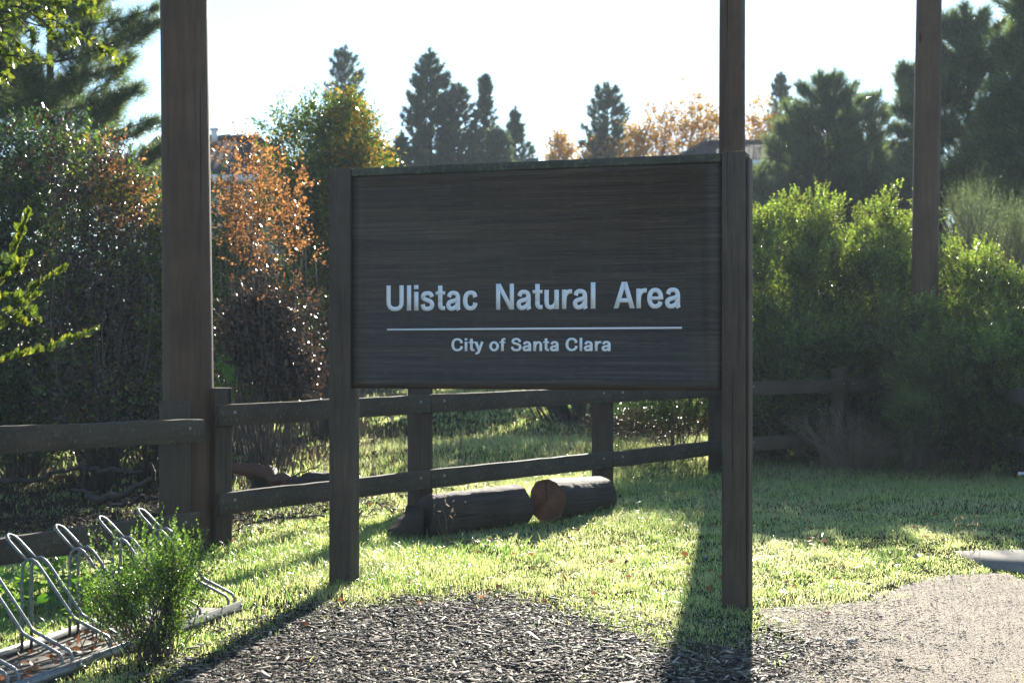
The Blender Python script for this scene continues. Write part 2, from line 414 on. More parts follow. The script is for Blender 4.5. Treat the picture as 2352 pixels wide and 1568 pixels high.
# ------------------------------------------------------------------ blades and leaves
def blades(P, L, W, lean, rng, curl=.6):
    n = len(P); a = rng.uniform(0, 2*np.pi, n)
    D = np.stack([np.cos(a), np.sin(a), np.zeros(n)], 1)
    b = a+rng.uniform(.6, 2.5, n); S = np.stack([np.cos(b), np.sin(b), np.zeros(n)], 1)
    up = np.array([0, 0, 1.0]); L = L[:, None]; W = W[:, None]; k = lean[:, None]
    p0 = P; p1 = P+L*(.45*up+.20*k*D); p2 = P+L*(.80*up*(1-.18*k)+.55*k*D); p3 = P+L*((1-.38*k)*up+(.95+curl*.2)*k*D)
    V = np.stack([p0-S*W, p0+S*W, p1-S*W*.9, p1+S*W*.9, p2-S*W*.6, p2+S*W*.6, p3], 1).reshape(-1, 3)
    o = (np.arange(n)*7)[:, None]
    q = np.concatenate([o+np.array([[0,1,3,2]]), o+np.array([[2,3,5,4]])]); t = o+np.array([[4,5,6]])
    return V, [q, t]
def unit(v): return v/(np.linalg.norm(v, axis=-1, keepdims=True)+1e-9)
def leaves(P, D, L, W, rng, fold=.25):
    n = len(P); D = unit(D)
    R = unit(rng.normal(size=(n, 3))); S = unit(np.cross(D, R)); N = np.cross(S, D)
    L = np.broadcast_to(L, (n,))[:, None]; W = np.broadcast_to(W, (n,))[:, None]
    t = P+D*L-N*L*.12; l = P+D*L*.5-S*W*.5+N*W*fold; r = P+D*L*.5+S*W*.5+N*W*fold; m = P+D*L*.5
    V = np.stack([P, l, t, r], 1).reshape(-1, 3); o = (np.arange(n)*4)[:, None]
    return V, np.concatenate([o+np.array([[0,2,1]]), o+np.array([[0,3,2]])])
class Foliage:
    def __init__(s): s.V = []; s.F = []; s.n = 0
    def add(s, V, Fc):
        s.V.append(V); s.F.append(Fc+s.n); s.n += len(V)
    def build(s, name, mat, parent): 
        return new_obj(name, mesh_np(name, np.concatenate(s.V), np.concatenate(s.F)), parent, mat)

# ---- grass (stuff)
rng = np.random.default_rng(7)
def px_of(x, d): return CX+F*x/d
def scatter(x0, x1, y0, y1, dens, rng):
    n = int((x1-x0)*(y1-y0)*dens)
    return rng.uniform(x0, x1, n), rng.uniform(y0, y1, n)
def zone_mask(x, y):
    ww = .14
    e_ = rng.exponential(1, x.shape)*rng.choice([-1, 1], x.shape)
    gx_, gy_ = x+ww*nz(x, y, 11, 1)+rng.normal(0, .05, x.shape), y+1.7*ww*nz(y, x, 5, 3)+.20*nz(x, y, 3.1, 6)+e_*.15
    return inpoly(gx_, gy_, MULCH), inpoly(gx_, gy_, GRAVEL), inpoly(x, y, CONC)
def view_ok(x, y, m=1.3): return np.abs(x/y) < (1176+120)/3500+m/y
Vs = []; 
def grass_obj(name, spec, mat, label, L0, W0, keep, seed, leanr=(.25, 1.1)):
    global rng
    rng = np.random.default_rng(seed)
    VV = []; QQ = []; TT = []; off = 0
    for (x0, x1, y0, y1, dens) in spec:
        x, y = scatter(x0, x1, y0, y1, dens, rng)
        k = view_ok(x, y); x, y = x[k], y[k]
        p = keep(x, y); k = rng.random(len(x)) < p; x, y = x[k], y[k]
        n = len(x)
        if n == 0: continue
        L = L0(x, y)*rng.uniform(.55, 1.35, n); Wd = W0*rng.uniform(.7, 1.3, n)*(1+.06*np.maximum(y-9, 0))
        V, (q, t) = blades(np.stack([x, y, H(x, y)-.005], 1), L, Wd, rng.uniform(*leanr, n), rng)
        VV.append(V); QQ.append(q+off); TT.append(t+off); off += len(V)
    o = new_obj(name, mesh_np(name, np.concatenate(VV), [np.concatenate(QQ), np.concatenate(TT)]), None, mat)
    tag(o, label, 'grass', kind='stuff'); return o
def keep_lawn(x, y):
    m, gr, c = zone_mask(x, y)
    p = np.ones(len(x))
    p[m] = .012+.30*(nz(x[m], y[m], 6.1, 2) > .62)*smooth(8.0, 8.9, y[m])+.06*(nz(x[m], y[m], 9.1, 1) > .6); p[gr] = .004
    # tuft strip at the corner of the gravel by the right sign post
    px = px_of(x, y); py = HY+F*(CAMZ-H(x, y))/y
    strip = np.exp(-((px-1790)/75)**2-((py-1442)/16)**2)
    p = np.maximum(p, .75*strip*(rng.random(len(x))))
    fw = np.exp(-((px-1660)/70)**2-((py-1450)/45)**2); p = np.maximum(p, .8*fw)
    for dy_, f_ in ((.42, .10), (.26, .22), (.12, .45)):
        q_ = m & ~inpoly(x+.15*nz(x, y, 6, 4), y+dy_+.12*nz(y, x, 5, 1), MULCH)
        p = np.where(q_, np.maximum(p, f_*(nz(x, y, 8, 2) > -.2)), p)
    for dy_, f_ in ((-.18, .55), (-.40, .75)):
        p = p*np.where(inpoly(x+.12*nz(x, y, 7, 2), y+dy_, MULCH) & ~m, f_, 1)
    p = p*(.62+.38*smooth(-.5, .1, nz(x, y, 7.7, 9)))
    left = smooth(-1.0, -2.2, x)*smooth(12.3, 13.5, y)                 # behind the fence: patchy
    patch = smooth(-.15, .55, nz(x, y, 1.6, 4))
    p = p*(1-left*(1-.85*patch-.10))
    p *= 1-.8*smooth(-2.4, -3.0, x)*smooth(11.5, 12.5, y)*(nz(x, y, 2.9, 7) < .35)
    mid = smooth(.3, -.8, x)*smooth(15, 16.5, y)*(nz(x, y, 2.2, 1) > -.1); p *= 1-.6*mid
    # bare soil under the left fence and the sign's left foot
    p *= 1-.8*smooth(-1.7, -2.3, x)*smooth(10.9, 11.8, y)*(1-smooth(12.3, 12.8, y))
    sp = np.exp(-((x+1.45)/.35)**2-((y-9.1)/.55)**2); p *= 1-.75*sp
    p[c] = 0; p[in_rack(x, y, .02)] = 0
    dry = (py > 1300) & (py < 1372) & (px > 640) & (px < 1250)
    p *= np.where(dry, .8, 1)
    return p
def len_lawn(x, y):
    base = .034+.012*nz(x, y, 2.3)+.055*np.clip(nz(x, y, 5.3, 3)-.15, 0, 1)+.03*np.clip(nz(x, y, 13, 5)-.3, 0, 1)
    base = base+.055*np.exp(-((x+.9)/.5)**2-((y-10.6)/1.2)**2)+.05*np.exp(-((x+1.6)/.8)**2-((y-11.2)/1.2)**2)
    base = base+.05*smooth(13, 18, y)+.03*np.exp(-((x-.7)/1.2)**2-((y-13.2)/.9)**2)
    base = base-.02*smooth(2.0, 3.5, x)*(y < 12)
    return np.maximum(base, .022)
grass_obj('lawn_grass', [(-3.6,4.2,6.6,9.2,5200),(-4,4.2,9.2,11.2,5600),(-4.5,5.2,11.2,13.5,3800),(5.2,8.0,10.6,13.5,1500),(-6,6.6,13.5,17,2000),(6.6,9.5,13.5,17,1000),(-9,10.5,17,24,900),(-14,14,24,45,260)],
          M['grass'], 'short dewy green lawn grass lit from behind', len_lawn, .0017, keep_lawn, 11)
def keep_tuft(x, y):
    m, gr, c = zone_mask(x, y)
    t = smooth(.35, .8, nz(x, y, 2.7, 5))*.7+smooth(.5, .8, nz(x, y, 5.5, 8))*.5
    a = 1.2*np.exp(-((x+1.6)/.8)**2-((y-11.2)/1.3)**2)+np.exp(-((x+.8)/.35)**2-((y-9.9)/.3)**2)+.7*np.exp(-((x+.2)/.7)**2-((y-11.3)/.35)**2)
    a += .9*np.exp(-((x+2.6)/.5)**2-((y-8.9)/1.2)**2)
    p = np.clip(.25*t+.8*a*(.4+t), 0, 1)
    p[m | gr | c] *= .03; p[in_rack(x, y, .03)] = 0
    return p
grass_obj('tall_grass_tufts', [(-4,4.2,6.8,11.5,900),(-5,5.5,11.5,15,420),(-8,8,15,22,160)],
          M['weeds'], 'taller arching green blades and tufts growing through the lawn',
          lambda x, y: .13+.05*nz(x, y, 3)+.02*np.maximum(y-12, 0)*.5, .0030, keep_tuft, 12, (.5, 1.5))
def keep_straw(x, y):
    m, gr, c = zone_mask(x, y)
    px = px_of(x, y); py = HY+F*(CAMZ-H(x, y))/y
    p = .35*np.exp(-((py-1340)/35)**2)*(px > 600)*(px < 1300)+.55*np.exp(-((px-1500)/160)**2-((py-975)/40)**2)
    p += .5*np.exp(-((px-1870)/130)**2-((py-1010)/40)**2)+.25*np.exp(-((px-560)/90)**2-((py-1480)/60)**2)+.04
    p[gr | c] *= .02; p[in_rack(x, y, .03)] = 0
    return np.clip(p, 0, 1)
grass_obj('dry_grass', [(-3.5,3.0,7,10.5,500),(-5,8,10.5,17,160),(-4,9,17,22,650)], M['straw'],
          'dry straw coloured stalks among the grass and under the brush', lambda x, y: .06+.035*np.maximum(y-12, 0)*.8, .0018, keep_straw, 13, (.2, 1.0))

# ---- mulch chips and pebbles (stuff)
def chips(name, n, box, poly, Lr, Wr, Tr, mat, label, cat, seed, tilt=.35, edge=.12):
    r = np.random.default_rng(seed)
    x = r.uniform(box[0], box[1], n); y = r.uniform(box[2], box[3], n)
    k = inpoly(x+edge*nz(x, y, 8)+r.normal(0, edge*.6, n), y+r.normal(0, edge*.6, n), poly) & view_ok(x, y) & ~in_rack(x, y, .02)
    x, y = x[k], y[k]; n = len(x)
    L = r.uniform(*Lr, n)*r.uniform(.5, 1, n); W = r.uniform(*Wr, n); T = r.uniform(*Tr, n)
    a = r.uniform(0, 2*np.pi, n); tl = r.normal(0, tilt, n); rl = r.normal(0, tilt*1.2, n)
    ex = np.stack([np.cos(a)*np.cos(tl), np.sin(a)*np.cos(tl), np.sin(tl)], 1)
    s0 = np.stack([-np.sin(a), np.cos(a), np.zeros(n)], 1); n0 = np.cross(ex, s0)
    ey = s0*np.cos(rl)[:, None]+n0*np.sin(rl)[:, None]; ez = np.cross(ex, ey)
    c = np.stack([x, y, H(x, y)+.014+np.abs(np.sin(tl))*L*.4+r.uniform(0, .012, n)], 1)
    V = np.empty((n, 8, 3)); i = 0
    for sz in (-1, 1):
        for sx, sy in ((-1,-1),(1,-1),(1,1),(-1,1)):
            jx = r.uniform(.65, 1.1, n); jy = r.uniform(.45, 1.1, n)
            V[:, i] = c+ex*(sx*L*.5*jx)[:, None]+ey*(sy*W*.5*jy)[:, None]+ez*(sz*T*.5)[:, None]; i += 1
    o = (np.arange(n)*8)[:, None]
    q = np.concatenate([o+np.array([f]) for f in ((0,3,2,1),(4,5,6,7),(0,1,5,4),(1,2,6,5),(2,3,7,6),(3,0,4,7))])
    ob = new_obj(name, mesh_np(name, V.reshape(-1, 3), q), None, mat); tag(ob, label, cat, kind='stuff'); return ob
chips('bark_mulch', 58000, (-3.2, 2.2, 6.3, 10.2), MULCH, (.012, .080), (.004, .013), (.0015, .0045), M['chips'], 'loose dark shredded bark mulch covering the bed', 'mulch', 21, .13, .32)
chips('coarse_mulch', 2600, (-3.2, 2.2, 6.3, 10.2), MULCH, (.05, .15), (.010, .028), (.003, .008), M['chips'], 'larger split pieces of bark lying on top of the mulch bed', 'mulch', 25, .12, .2)
chips('path_pebbles', 26000, (.6, 5.0, 6.3, 11.2), GRAVEL, (.004, .009), (.003, .007), (.002, .004), M['pebbles'], 'fine tan pebbles lying loose on the gravel path', 'gravel', 22, .2, .03)
EDGE = g2w([(1560,1497),(1745,1412),(1900,1388),(2060,1385),(2030,1500),(2090,1568)])+[(1.6,6.4),(.9,6.4)]
chips('path_litter', 11000, (.6, 3.6, 6.3, 10.2), EDGE, (.010, .045), (.003, .010), (.002, .004), M['bark_flake'], 'scattered bark bits strewn over the edge of the gravel path', 'mulch', 23, .15, .45)
SOIL = [(-9, 12.2), (-2.0, 12.0), (-1.0, 14.0), (-.5, 17), (-9, 19)]
chips('soil_litter', 26000, (-8, 0, 12, 19), SOIL, (.02, .09), (.008, .03), (.002, .006), M['darkflake'], 'dark leaf and twig litter on the soil behind the fence', 'litter', 24, .3, .3)

# ------------------------------------------------------------------ park sign
PL, PR = np.array([PX(807, 9.80), 9.80]), np.array([PX(1657, 9.05), 9.05])
SU = PR-PL; SW = float(np.linalg.norm(SU)); SU = SU/SW; SN = np.array([SU[1], -SU[0]])  # toward camera
if SN[1] > 0: SN = -SN
ang = math.atan2(SU[1], SU[0])
ZT, ZB, ZP = 2.708, 1.300, 2.716
sign = root('park_sign', (PL[0], PL[1], 0), 'big dark brown wooden park sign with white lettering between two square posts', 'sign')
sign.rotation_euler = (0, 0, ang)      # local x along board, local -y toward camera
PW = .148
m = MB(); m.box((-PW-.004, -.012, -.25), (-.004, PW-.012, ZP)); o = m.build('post', M['signpost'], sign, bevel=.004)
m = MB(); m.box((SW+.004, -.012, -.25), (SW+.004+PW*.93, PW+.02, ZP)); o = m.build('post', M['signpost'], sign, bevel=.004)
# second board of the right post (dark slot visible on its outer side)
m = MB(); m.box((SW+.004+PW*.93+.003, .030, -.25), (SW+.004+PW*.93+.018, PW+.01, ZP-.03)); m.build('post_batten', M['signpost'], sign, bevel=.003)
def rrect(x0, x1, z0, z1, r, n=8):
    pts = []
    for cx, cz, a0 in ((x1-r, z1-r, 0), (x0+r, z1-r, 90), (x0+r, z0+r, 180), (x1-r, z0+r, 270)):
        for i in range(n+1):
            a = rad(a0+90*i/n); pts.append((cx+r*math.cos(a), cz+r*math.sin(a)))
    return pts
FY = .010                                # front of the board
inner = rrect(.080, SW-.085, ZB+.062, ZT-.088, .075)
inn2 = rrect(.086, SW-.091, ZB+.068, ZT-.094, .070)
m = MB(); n = len(inner)
# frame face: connect inner loop to an outer loop of matching count on the rectangle
def outer_pt(p):
    cx, cz = SW/2, (ZB+ZT)/2; dx, dz = p[0]-cx, p[1]-cz
    return dx, dz
outp = []
per = n//4
for qd, (X0, Z0) in enumerate(((SW, ZT), (0, ZT), (0, ZB), (SW, ZB))):
    for i in range(per):
        t = i/(per-1)
        ip = inner[qd*per+i]
        if qd == 0: p = (SW, ip[1]+(ZT-ip[1])*min(1, 2*t)) if t < .5 else (ip[0]+(SW-ip[0])*min(1, 2-2*t), ZT)
        if qd == 1: p = (ip[0]*(1-min(1, 2*t)), ZT) if t < .5 else (0, ip[1]+(ZT-ip[1])*min(1, 2-2*t))
        if qd == 2: p = (0, ip[1]+(ZB-ip[1])*min(1, 2*t)) if t < .5 else (ip[0]*(1-min(1, 2-2*t)), ZB)
        if qd == 3: p = (ip[0]+(SW-ip[0])*min(1, 2*t), ZB) if t < .5 else (SW, ip[1]+(ZB-ip[1])*min(1, 2-2*t))
        outp.append(p)
V = [(x, FY, z) for x, z in outp]+[(x, FY, z) for x, z in inner]+[(x, FY+.006, z) for x, z in inn2]+[(x, FY+.055, z) for x, z in outp]
q = []
for i in range(n):
    j = (i+1) % n
    q += [(i, j, n+j, n+i)]; q += [(n+i, n+j, 2*n+j, 2*n+i)]; q += [(j, i, 3*n+i, 3*n+j)]
m.add(V, quads=q, polys=[[2*n+i for i in range(n)], [3*n+i for i in range(n)][::-1]])
panel = m.build('sign_board', M['panel'], sign)
m = MB(); m.box((.005, -.0005, ZT-.052), (SW-.13, FY-.001, ZT+.001)); m.box((SW-.128, -.004, ZT-.060), (SW-.002, FY-.001, ZT+.004))
m.box((.0, .003, ZT-.035), (.10, .05, ZT+.006))
M['toprail'] = wood_mat('top_trim_wood', (.045, .042, .032), (.11, .105, .085), 'X', moss=(.09, .11, .06), moss_hi=.52, knots=False)
m2 = MB(); m2.box((.004, -.006, ZT-.048), (SW-.004, FY-.0015, ZT+.0015)); m2.build('top_trim', M['toprail'], sign, bevel=.002)

# lettering
def u_at(px):                            # photo column -> position along the board
    k = (px-CX)/F
    return float((k*PL[1]-PL[0])/(SU[0]-k*SU[1]))
def d_at(u): return PL[1]+SU[1]*u
def z_at(px, py): return CAMZ+(HY-py)/F*d_at(u_at(px))
def cr(P, n=7):
    P = [np.array(p, float) for p in P]; P = [2*P[0]-P[1]]+P+[2*P[-1]-P[-2]]; out = []
    for i in range(1, len(P)-2):
        for k in range(n):
            t = k/n; a, b, c, d = P[i-1:i+3]
            out.append(.5*((2*b)+(-a+c)*t+(2*a-5*b+4*c-d)*t*t+(-a+3*b-3*c+d)*t**3))
    out.append(P[-2]); return np.array(out)
SS = 's'
GL = {
 'U': (86, [('s', [(10.5,100),(10.5,80),(10.5,60),(10.5,38),(13,22),(24,10.5),(43,7),(62,10.5),(73,22),(75.5,38),(75.5,60),(75.5,80),(75.5,100)])]),
 'l': (21, [('r', 0,21,0,100)]),
 'i': (21, [('r', 0,21,0,74),('r', 0,21,83.5,100)]),
 's': (66, [('s', [(55,52),(51,62),(42,66.6),(32,67.4),(20,65),(13,58.5),(12.5,51),(19,45),(33,40),(47,35.2),(55,28),(55.3,19),(49,10),(33,6.2),(18,9),(12,15.5),(10.3,24)])]),
 't': (46, [('r', 12,33,16,97),('r', 0,46,61,74),('s', [(22.5,30),(22.5,24),(22.7,18),(26,11.5),(33,8.4),(40,8),(46,8)])]),
 'a': (70, [('s', [(13.5,51),(17,60.5),(25,66.3),(36,67.3),(48,64.5),(55,57),(56.5,46),(56.5,30),(56.5,14),(58,6),(60.5,0)]),
            ('s', [(55.5,44),(46,38.5),(34,36),(20,32.5),(12,27),(10.2,19.5),(13.5,10.5),(23,6),(34,7),(46,12.5),(54,22),(56,32)])]),
 'c': (68, [('s', [(57.3,49.5),(54,60),(46,66),(35.5,67.4),(22,64),(13,53),(10.5,37),(13,21),(22,9.5),(35.5,6.3),(47,9),(55,16.5),(57.6,28)])]),
 'N': (88, [('r', 0,20.5,0,100),('r', 67.5,88,0,100),('p', [(0.5,100),(22.5,100),(87.5,0),(65.5,0)])]),
 'r': (48, [('r', 0,21,0,74),('s', [(11,30),(12,42),(16.5,54),(26,63.5),(37,66.5),(48,66.8)])]),
 'u': (68, [('s', [(10.5,74),(10.5,58),(10.5,40),(11,24),(16,12),(27,7),(40,9.5),(51,18),(56,30)]),('r', 47,68,0,74)]),
 'A': (100, [('p', [(0,0),(22,0),(50.6,74),(50.6,100),(38.5,100)]),('p', [(100,0),(76.5,0),(50.6,74),(50.6,100),(63.5,100)]),('r', 22,78,22,38.5)]),
 'e': (70, [('s', [(58.5,24),(54,14),(45,8),(35,6.3),(22,9.5),(13,21),(10.5,37),(13,53),(22,64),(35,67.4),(48,64),(57,53),(59.5,40),(59.5,32)]),('r', 12,60,31,43.5)]),
 'C': (91, [('s', [(79,62),(76,75),(66,87),(48,92.3),(28,88),(15,73),(10.7,50),(15,27),(28,12),(48,7.5),(66,12.5),(77,25),(80,39)])]),
 'y': (74, [('p', [(0,74),(23,74),(48,4),(40,-6),(27,2)]),('s', [(62.8,74),(54,50),(46,28),(38,5),(33,-8),(25,-15.5),(14,-17),(8,-17)])]),
 'o': (75, [('o', 37.5, 37, 27, 30.5)]),
 'f': (46, [('r', 12,33,0,75),('r', 0,45,61,74),('s', [(22.5,70),(22.5,78),(24.5,87),(31,91.5),(38,92.3),(46,92.3)])]),
 'S': (85, [('s', [(71,70),(68,81),(59,89),(43,92.6),(27,90),(17.5,81),(17,70),(25,62),(42,56.5),(59,51.5),(71,42),(74,30),(69,16),(57,9),(42,7.3),(25,10),(14,20),(10.5,33)])]),
 'n': (68, [('r', 0,21,0,74),('s', [(12,32),(16,48),(24,60),(36,66.7),(48,64.5),(56,56),(57.5,44),(57.5,28),(57.5,12),(57.5,0)])]),
}
def glyph(mb, ch, px0, px1, zb, cap, jit, stem=None, natural=False):
    Wd, parts = GL[ch]
    x0, x1 = u_at(px0), u_at(px1); sx = (x1-x0)/Wd; sz = cap/100
    base_stem = stem if stem else 21*sx            # real stem width in metres
    def T(p): return (x0+p[0]*sx, zb+p[1]*sz)
    for k, pr in enumerate(parts):
        yf = FY+.006-.0016-.0003*k-jit
        if pr[0] == 'r': pts = [T((pr[1], pr[3])), T((pr[2], pr[3])), T((pr[2], pr[4])), T((pr[1], pr[4]))]; rings = None
        elif pr[0] == 'p': pts = [T(p) for p in pr[1]]; rings = None
        else:
            if pr[0] == 's': c = cr(pr[1]); closed = False
            else:
                a = np.linspace(0, 2*np.pi, 41)[:-1]; c = np.stack([pr[1]+pr[3]*np.cos(a), pr[2]+pr[4]*np.sin(a)], 1); closed = True
            if closed: t = np.roll(c, -1, 0)-np.roll(c, 1, 0)
            else: t = np.gradient(c, axis=0)
            t = unit(t); nrm = np.stack([-t[:, 1], t[:, 0]], 1)
            w_ = (21*np.abs(t[:, 1])+16*np.abs(t[:, 0]))/(np.abs(t[:, 0])+np.abs(t[:, 1]))
            # keep a flat cut at both ends
            a = c+nrm*w_[:, None]/2; b_ = c-nrm*w_[:, None]/2
            A = [T(p) for p in a]; B = [T(p) for p in b_]; n = len(A)
            V = [(x, yf, z) for x, z in A]+[(x, yf, z) for x, z in B]+[(x, FY+.0058, z) for x, z in A]+[(x, FY+.0058, z) for x, z in B]
            rg = range(n if closed else n-1); q = []
            for i in rg:
                j = (i+1) % n
                q += [(i, j, n+j, n+i), (j, i, 2*n+i, 2*n+j), (n+i, n+j, 3*n+j, 3*n+i)]
            if not closed: q += [(0, n, 3*n, 2*n), (2*n-1, n-1, 3*n-1, 4*n-1)]
            mb.add(V, quads=q); continue
        n = len(pts)
        V = [(x, yf, z) for x, z in pts]+[(x, FY+.0058, z) for x, z in pts]
        mb.add(V, quads=[((i+1) % n, i, i+n, (i+1) % n+n) for i in range(n)], polys=[list(range(n))])
K = 2352/4096
def c1(x): return (1500+x/3.675)*K
def c2(x): return (2120+x/3.675)*K
def cyy(y): return (1100+y/3.675)*K
zb = z_at(c1(487), cyy(521)); cap = z_at(c1(487), cyy(148))-zb
def write(name, lets, zb, cap):
    tm = MB()
    for ch, a, b_ in lets: glyph(tm, ch, a, b_, zb, cap, 0)
    tm.build(name, M['paint'], sign)
TL = ([('U', c1(155), c1(408)), ('l', c1(456), c1(518)), ('i', c1(562), c1(625)), ('s', c1(657), c1(857)), ('t', c1(878), c1(1018)),
     ('a', c1(1035), c1(1247)), ('c', c1(1280), c1(1495)), ('N', c1(1768), c1(2031)), ('a', c1(2070), c1(2287)), ('t', c2(28), c2(173)), ('u', c2(200), c2(414)),
     ('r', c2(459), c2(608)), ('a', c2(620), c2(840)), ('l', c2(884), c2(952)), ('A', c2(1220), c2(1532)), ('r', c2(1554), c2(1709)), ('e', c2(1714), c2(1950)), ('a', c2(1977), c2(2208))])
for i0, i1 in ((0, 7), (7, 14), (14, 18)): write('title_word', TL[i0:i1], zb, cap)
zb2 = z_at(c1(1300), cyy(1117)); cap2 = z_at(c1(1300), cyy(928))-zb2
TL = [('C', c1(1110), c1(1283)), ('i', c1(1306), c1(1345)), ('t', c1(1362), c1(1449)), ('y', c1(1448), c1(1588)), ('o', c1(1667), c1(1810)), ('f', c1(1818), c1(1906)),
     ('S', c1(1984), c1(2144)), ('a', c1(2157), c1(2290)), ('n', c2(38), c2(168)), ('t', c2(182), c2(270)), ('a', c2(283), c2(416)), ('C', c2(512), c2(693)), ('l', c2(719), c2(758)),
     ('a', c2(781), c2(917)), ('r', c2(943), c2(1037)), ('a', c2(1043), c2(1181))]
for i0, i1 in ((0, 4), (4, 6), (6, 11), (11, 16)): write('subtitle_word', TL[i0:i1], zb2, cap2)
ml = MB(); za = z_at(c1(200), cyy(813)); zc = z_at(c1(200), cyy(787))
ml.box((u_at(c1(161)), FY+.0044, za), (u_at(c2(2226)), FY+.0058, zc)); ml.build('divider_line', M['paint'], sign)

# ------------------------------------------------------------------ tall poles
def pole(px0, px1, d, r0, lean, label, zbot, hh=9.0, rr=.86, seed=0):
    r_ = np.random.default_rng(seed)
    x = PX((px0+px1)/2, d)
    t = root('wooden_pole', (x, d, zbot), label, 'pole', 'tall round timber poles')
    P = []; R = []
    for i in range(25):
        s = i/24; P.append((lean*s*hh+.008*math.sin(5*s+seed), 0, -.3+s*(hh+.3))); R.append(r0*(1-(1-rr)*s)*(1+.012*math.sin(9*s+seed)))
    m = MB(); m.tube(P, R, 20); m.build('shaft', M['pole'], t, True)
    m = MB(); top = P[-1]; m.tube([(top[0], 0, top[2]-.02), (top[0], 0, top[2]+.035)], [R[-1]+.012, R[-1]+.004], 20); m.build('cap', M['bolt'], t)
    return t
pole(375, 492, 11.7, .196, -.0075, 'thick brown timber pole standing behind the end of the left fence', Hf(-2.5, 11.7)-.05, seed=1)
pole(1648, 1714, 19.2, .178, .0022, 'tall timber pole rising behind the right end of the sign', Hf(2.8, 19.2)-.05, seed=2)
pole(2089, 2151, 19.4, .174, .0125, 'leaning timber pole standing in the green brush at the right', Hf(5.2, 19.4)-.05, seed=3)

# ------------------------------------------------------------------ fences
def fence_post(parent, x, y, yaw, z0, z1, s=.165, mat='post'):
    m = MB(); m.box((-s/2, -s/2, 0), (s/2, s/2, z1-z0))
    o = m.build('post', M[mat], parent, bevel=.006); o.location = (x-parent.location.x, y-parent.location.y, z0-parent.location.z); o.rotation_euler.z = yaw; return o
def rail(parent, A, B, hgt=.165, th=.055, mat='railX', bolts=(0.06, .94)):
    A = Vector(A); B = Vector(B); L = (B-A).length; dxy = math.hypot(B.x-A.x, B.y-A.y)
    m = MB(); rr = random.Random(int(A.x*100+A.z*57)); N = 14
    V = []
    for i in range(N+1):
        x = L*i/N; w1 = rr.uniform(-.004, .004); w2 = rr.uniform(-.004, .004)
        V += [(x, -th/2, -hgt/2+w1), (x, th/2, -hgt/2+w1), (x, th/2, hgt/2+w2), (x, -th/2, hgt/2+w2)]
    q = []
    for i in range(N):
        a = i*4; b_ = a+4
        q += [(a, a+3, b_+3, b_), (a+1, b_+1, b_+2, a+2), (a+3, a+2, b_+2, b_+3), (a, b_, b_+1, a+1)]
    q += [(0, 1, 2, 3), (N*4+3, N*4+2, N*4+1, N*4)]
    q = [tuple(reversed(f)) for f in q]
    m.add(V, quads=q)
    o = m.build('rail', M[mat], parent, bevel=.005)
    o.location = (A-parent.location); o.rotation_euler = (0, -math.asin((B.z-A.z)/L), math.atan2(B.y-A.y, B.x-A.x))
    for f in bolts:
        bm_ = MB(); bm_.tube([(L*f, -th/2-.008, .02), (L*f, -th/2+.002, .02)], [.011, .013], 10)
        bo = bm_.build('bolt', M['bolt'], o)
    return o
# left fence: runs toward the camera out of the left edge
LA = PT(460, 988, 11.15); LB = PT(-260, 1022, 8.55)
lf = root('timber_fence', (LA.x, LA.y, 0), 'two rail timber fence running out of the left edge of the picture', 'fence', 'two rail timber fences')
yl = math.atan2(LB.y-LA.y, LB.x-LA.x)
rail(lf, PT(-260, 1022, 8.55), PT(462, 988, 11.15), .168)
rail(lf, PT(-260, 1304, 8.55), PT(452, 1200, 11.15), .165)
fn = Vector((-math.sin(yl), math.cos(yl), 0)); 
if fn.y < 0: fn = -fn
for px, d in ((416, 11.2), (-150, 9.05)):
    q_ = PT(px, 988, d)+Vector((-.08, .15, 0)); fence_post(lf, q_.x, q_.y, yl, Hf(q_.x, q_.y)-.2, 1.17)
# middle fence
posts = [(498, 11.72), (965, 13.85), (1384, 15.95), (1648, 17.95), (1930, 19.3)]
pw = [PT(p, 1000, d) for p, d in posts]
mf = root('timber_fence', (pw[0].x, pw[0].y, 0), 'long two rail timber fence running behind the sign and the logs', 'fence', 'two rail timber fences')
yaw = math.atan2(pw[-1].y-pw[0].y, pw[-1].x-pw[0].x)
nf = Vector((math.sin(yaw), -math.cos(yaw), 0))
ztop = [1.265, 1.28, 1.32, 1.36, 1.36]
for p, zt_ in zip(pw, ztop): fence_post(mf, p.x, p.y, yaw, Hf(p.x, p.y)-.25, zt_)
def off(p, z): q_ = p+nf*.112; return Vector((q_.x, q_.y, z))
zu = [1.055, 1.08, 1.11, 1.13, 1.145]; zl = [.385, .40, .435, .47, .485]
dirv = (pw[1]-pw[0]).normalized()
ends = [pw[0]-Vector((dirv.x, dirv.y, 0))*.10, pw[1], pw[2], pw[3]+Vector((.25, .16, 0)), pw[4]]
for i in range(4):
    a, b_ = ends[i], ends[i+1]; dv = (b_-a).normalized()*.004
    rail(mf, off(a+dv, zu[i]), off(b_-dv, zu[i+1]))
    rail(mf, off(a+dv, zl[i]), off(b_-dv, zl[i+1]))
e2 = PT(2062, 880, 19.9)
rail(mf, off(ends[4], zu[4]), Vector((e2.x, e2.y, 1.15)))
# far right old fence running toward the camera
rf = root('timber_fence', (PX(2160, 19.5), 19.5, 0), 'old grey rail fence in the shade at the right edge under the brush', 'fence', 'two rail timber fences')
rail(rf, PT(2120, 876, 20.5), PT(2520, 938, 15.2), .17, mat='oldrail')
rail(rf, PT(2150, 990, 20.2), PT(2520, 1048, 15.2), .17, mat='oldrail')
for px, d in ((2170, 20.0), (2430, 16.6)):
    q_ = PT(px, 900, d); fence_post(rf, q_.x, q_.y+.12, -.9, Hf(q_.x, q_.y)-.2, 1.2)

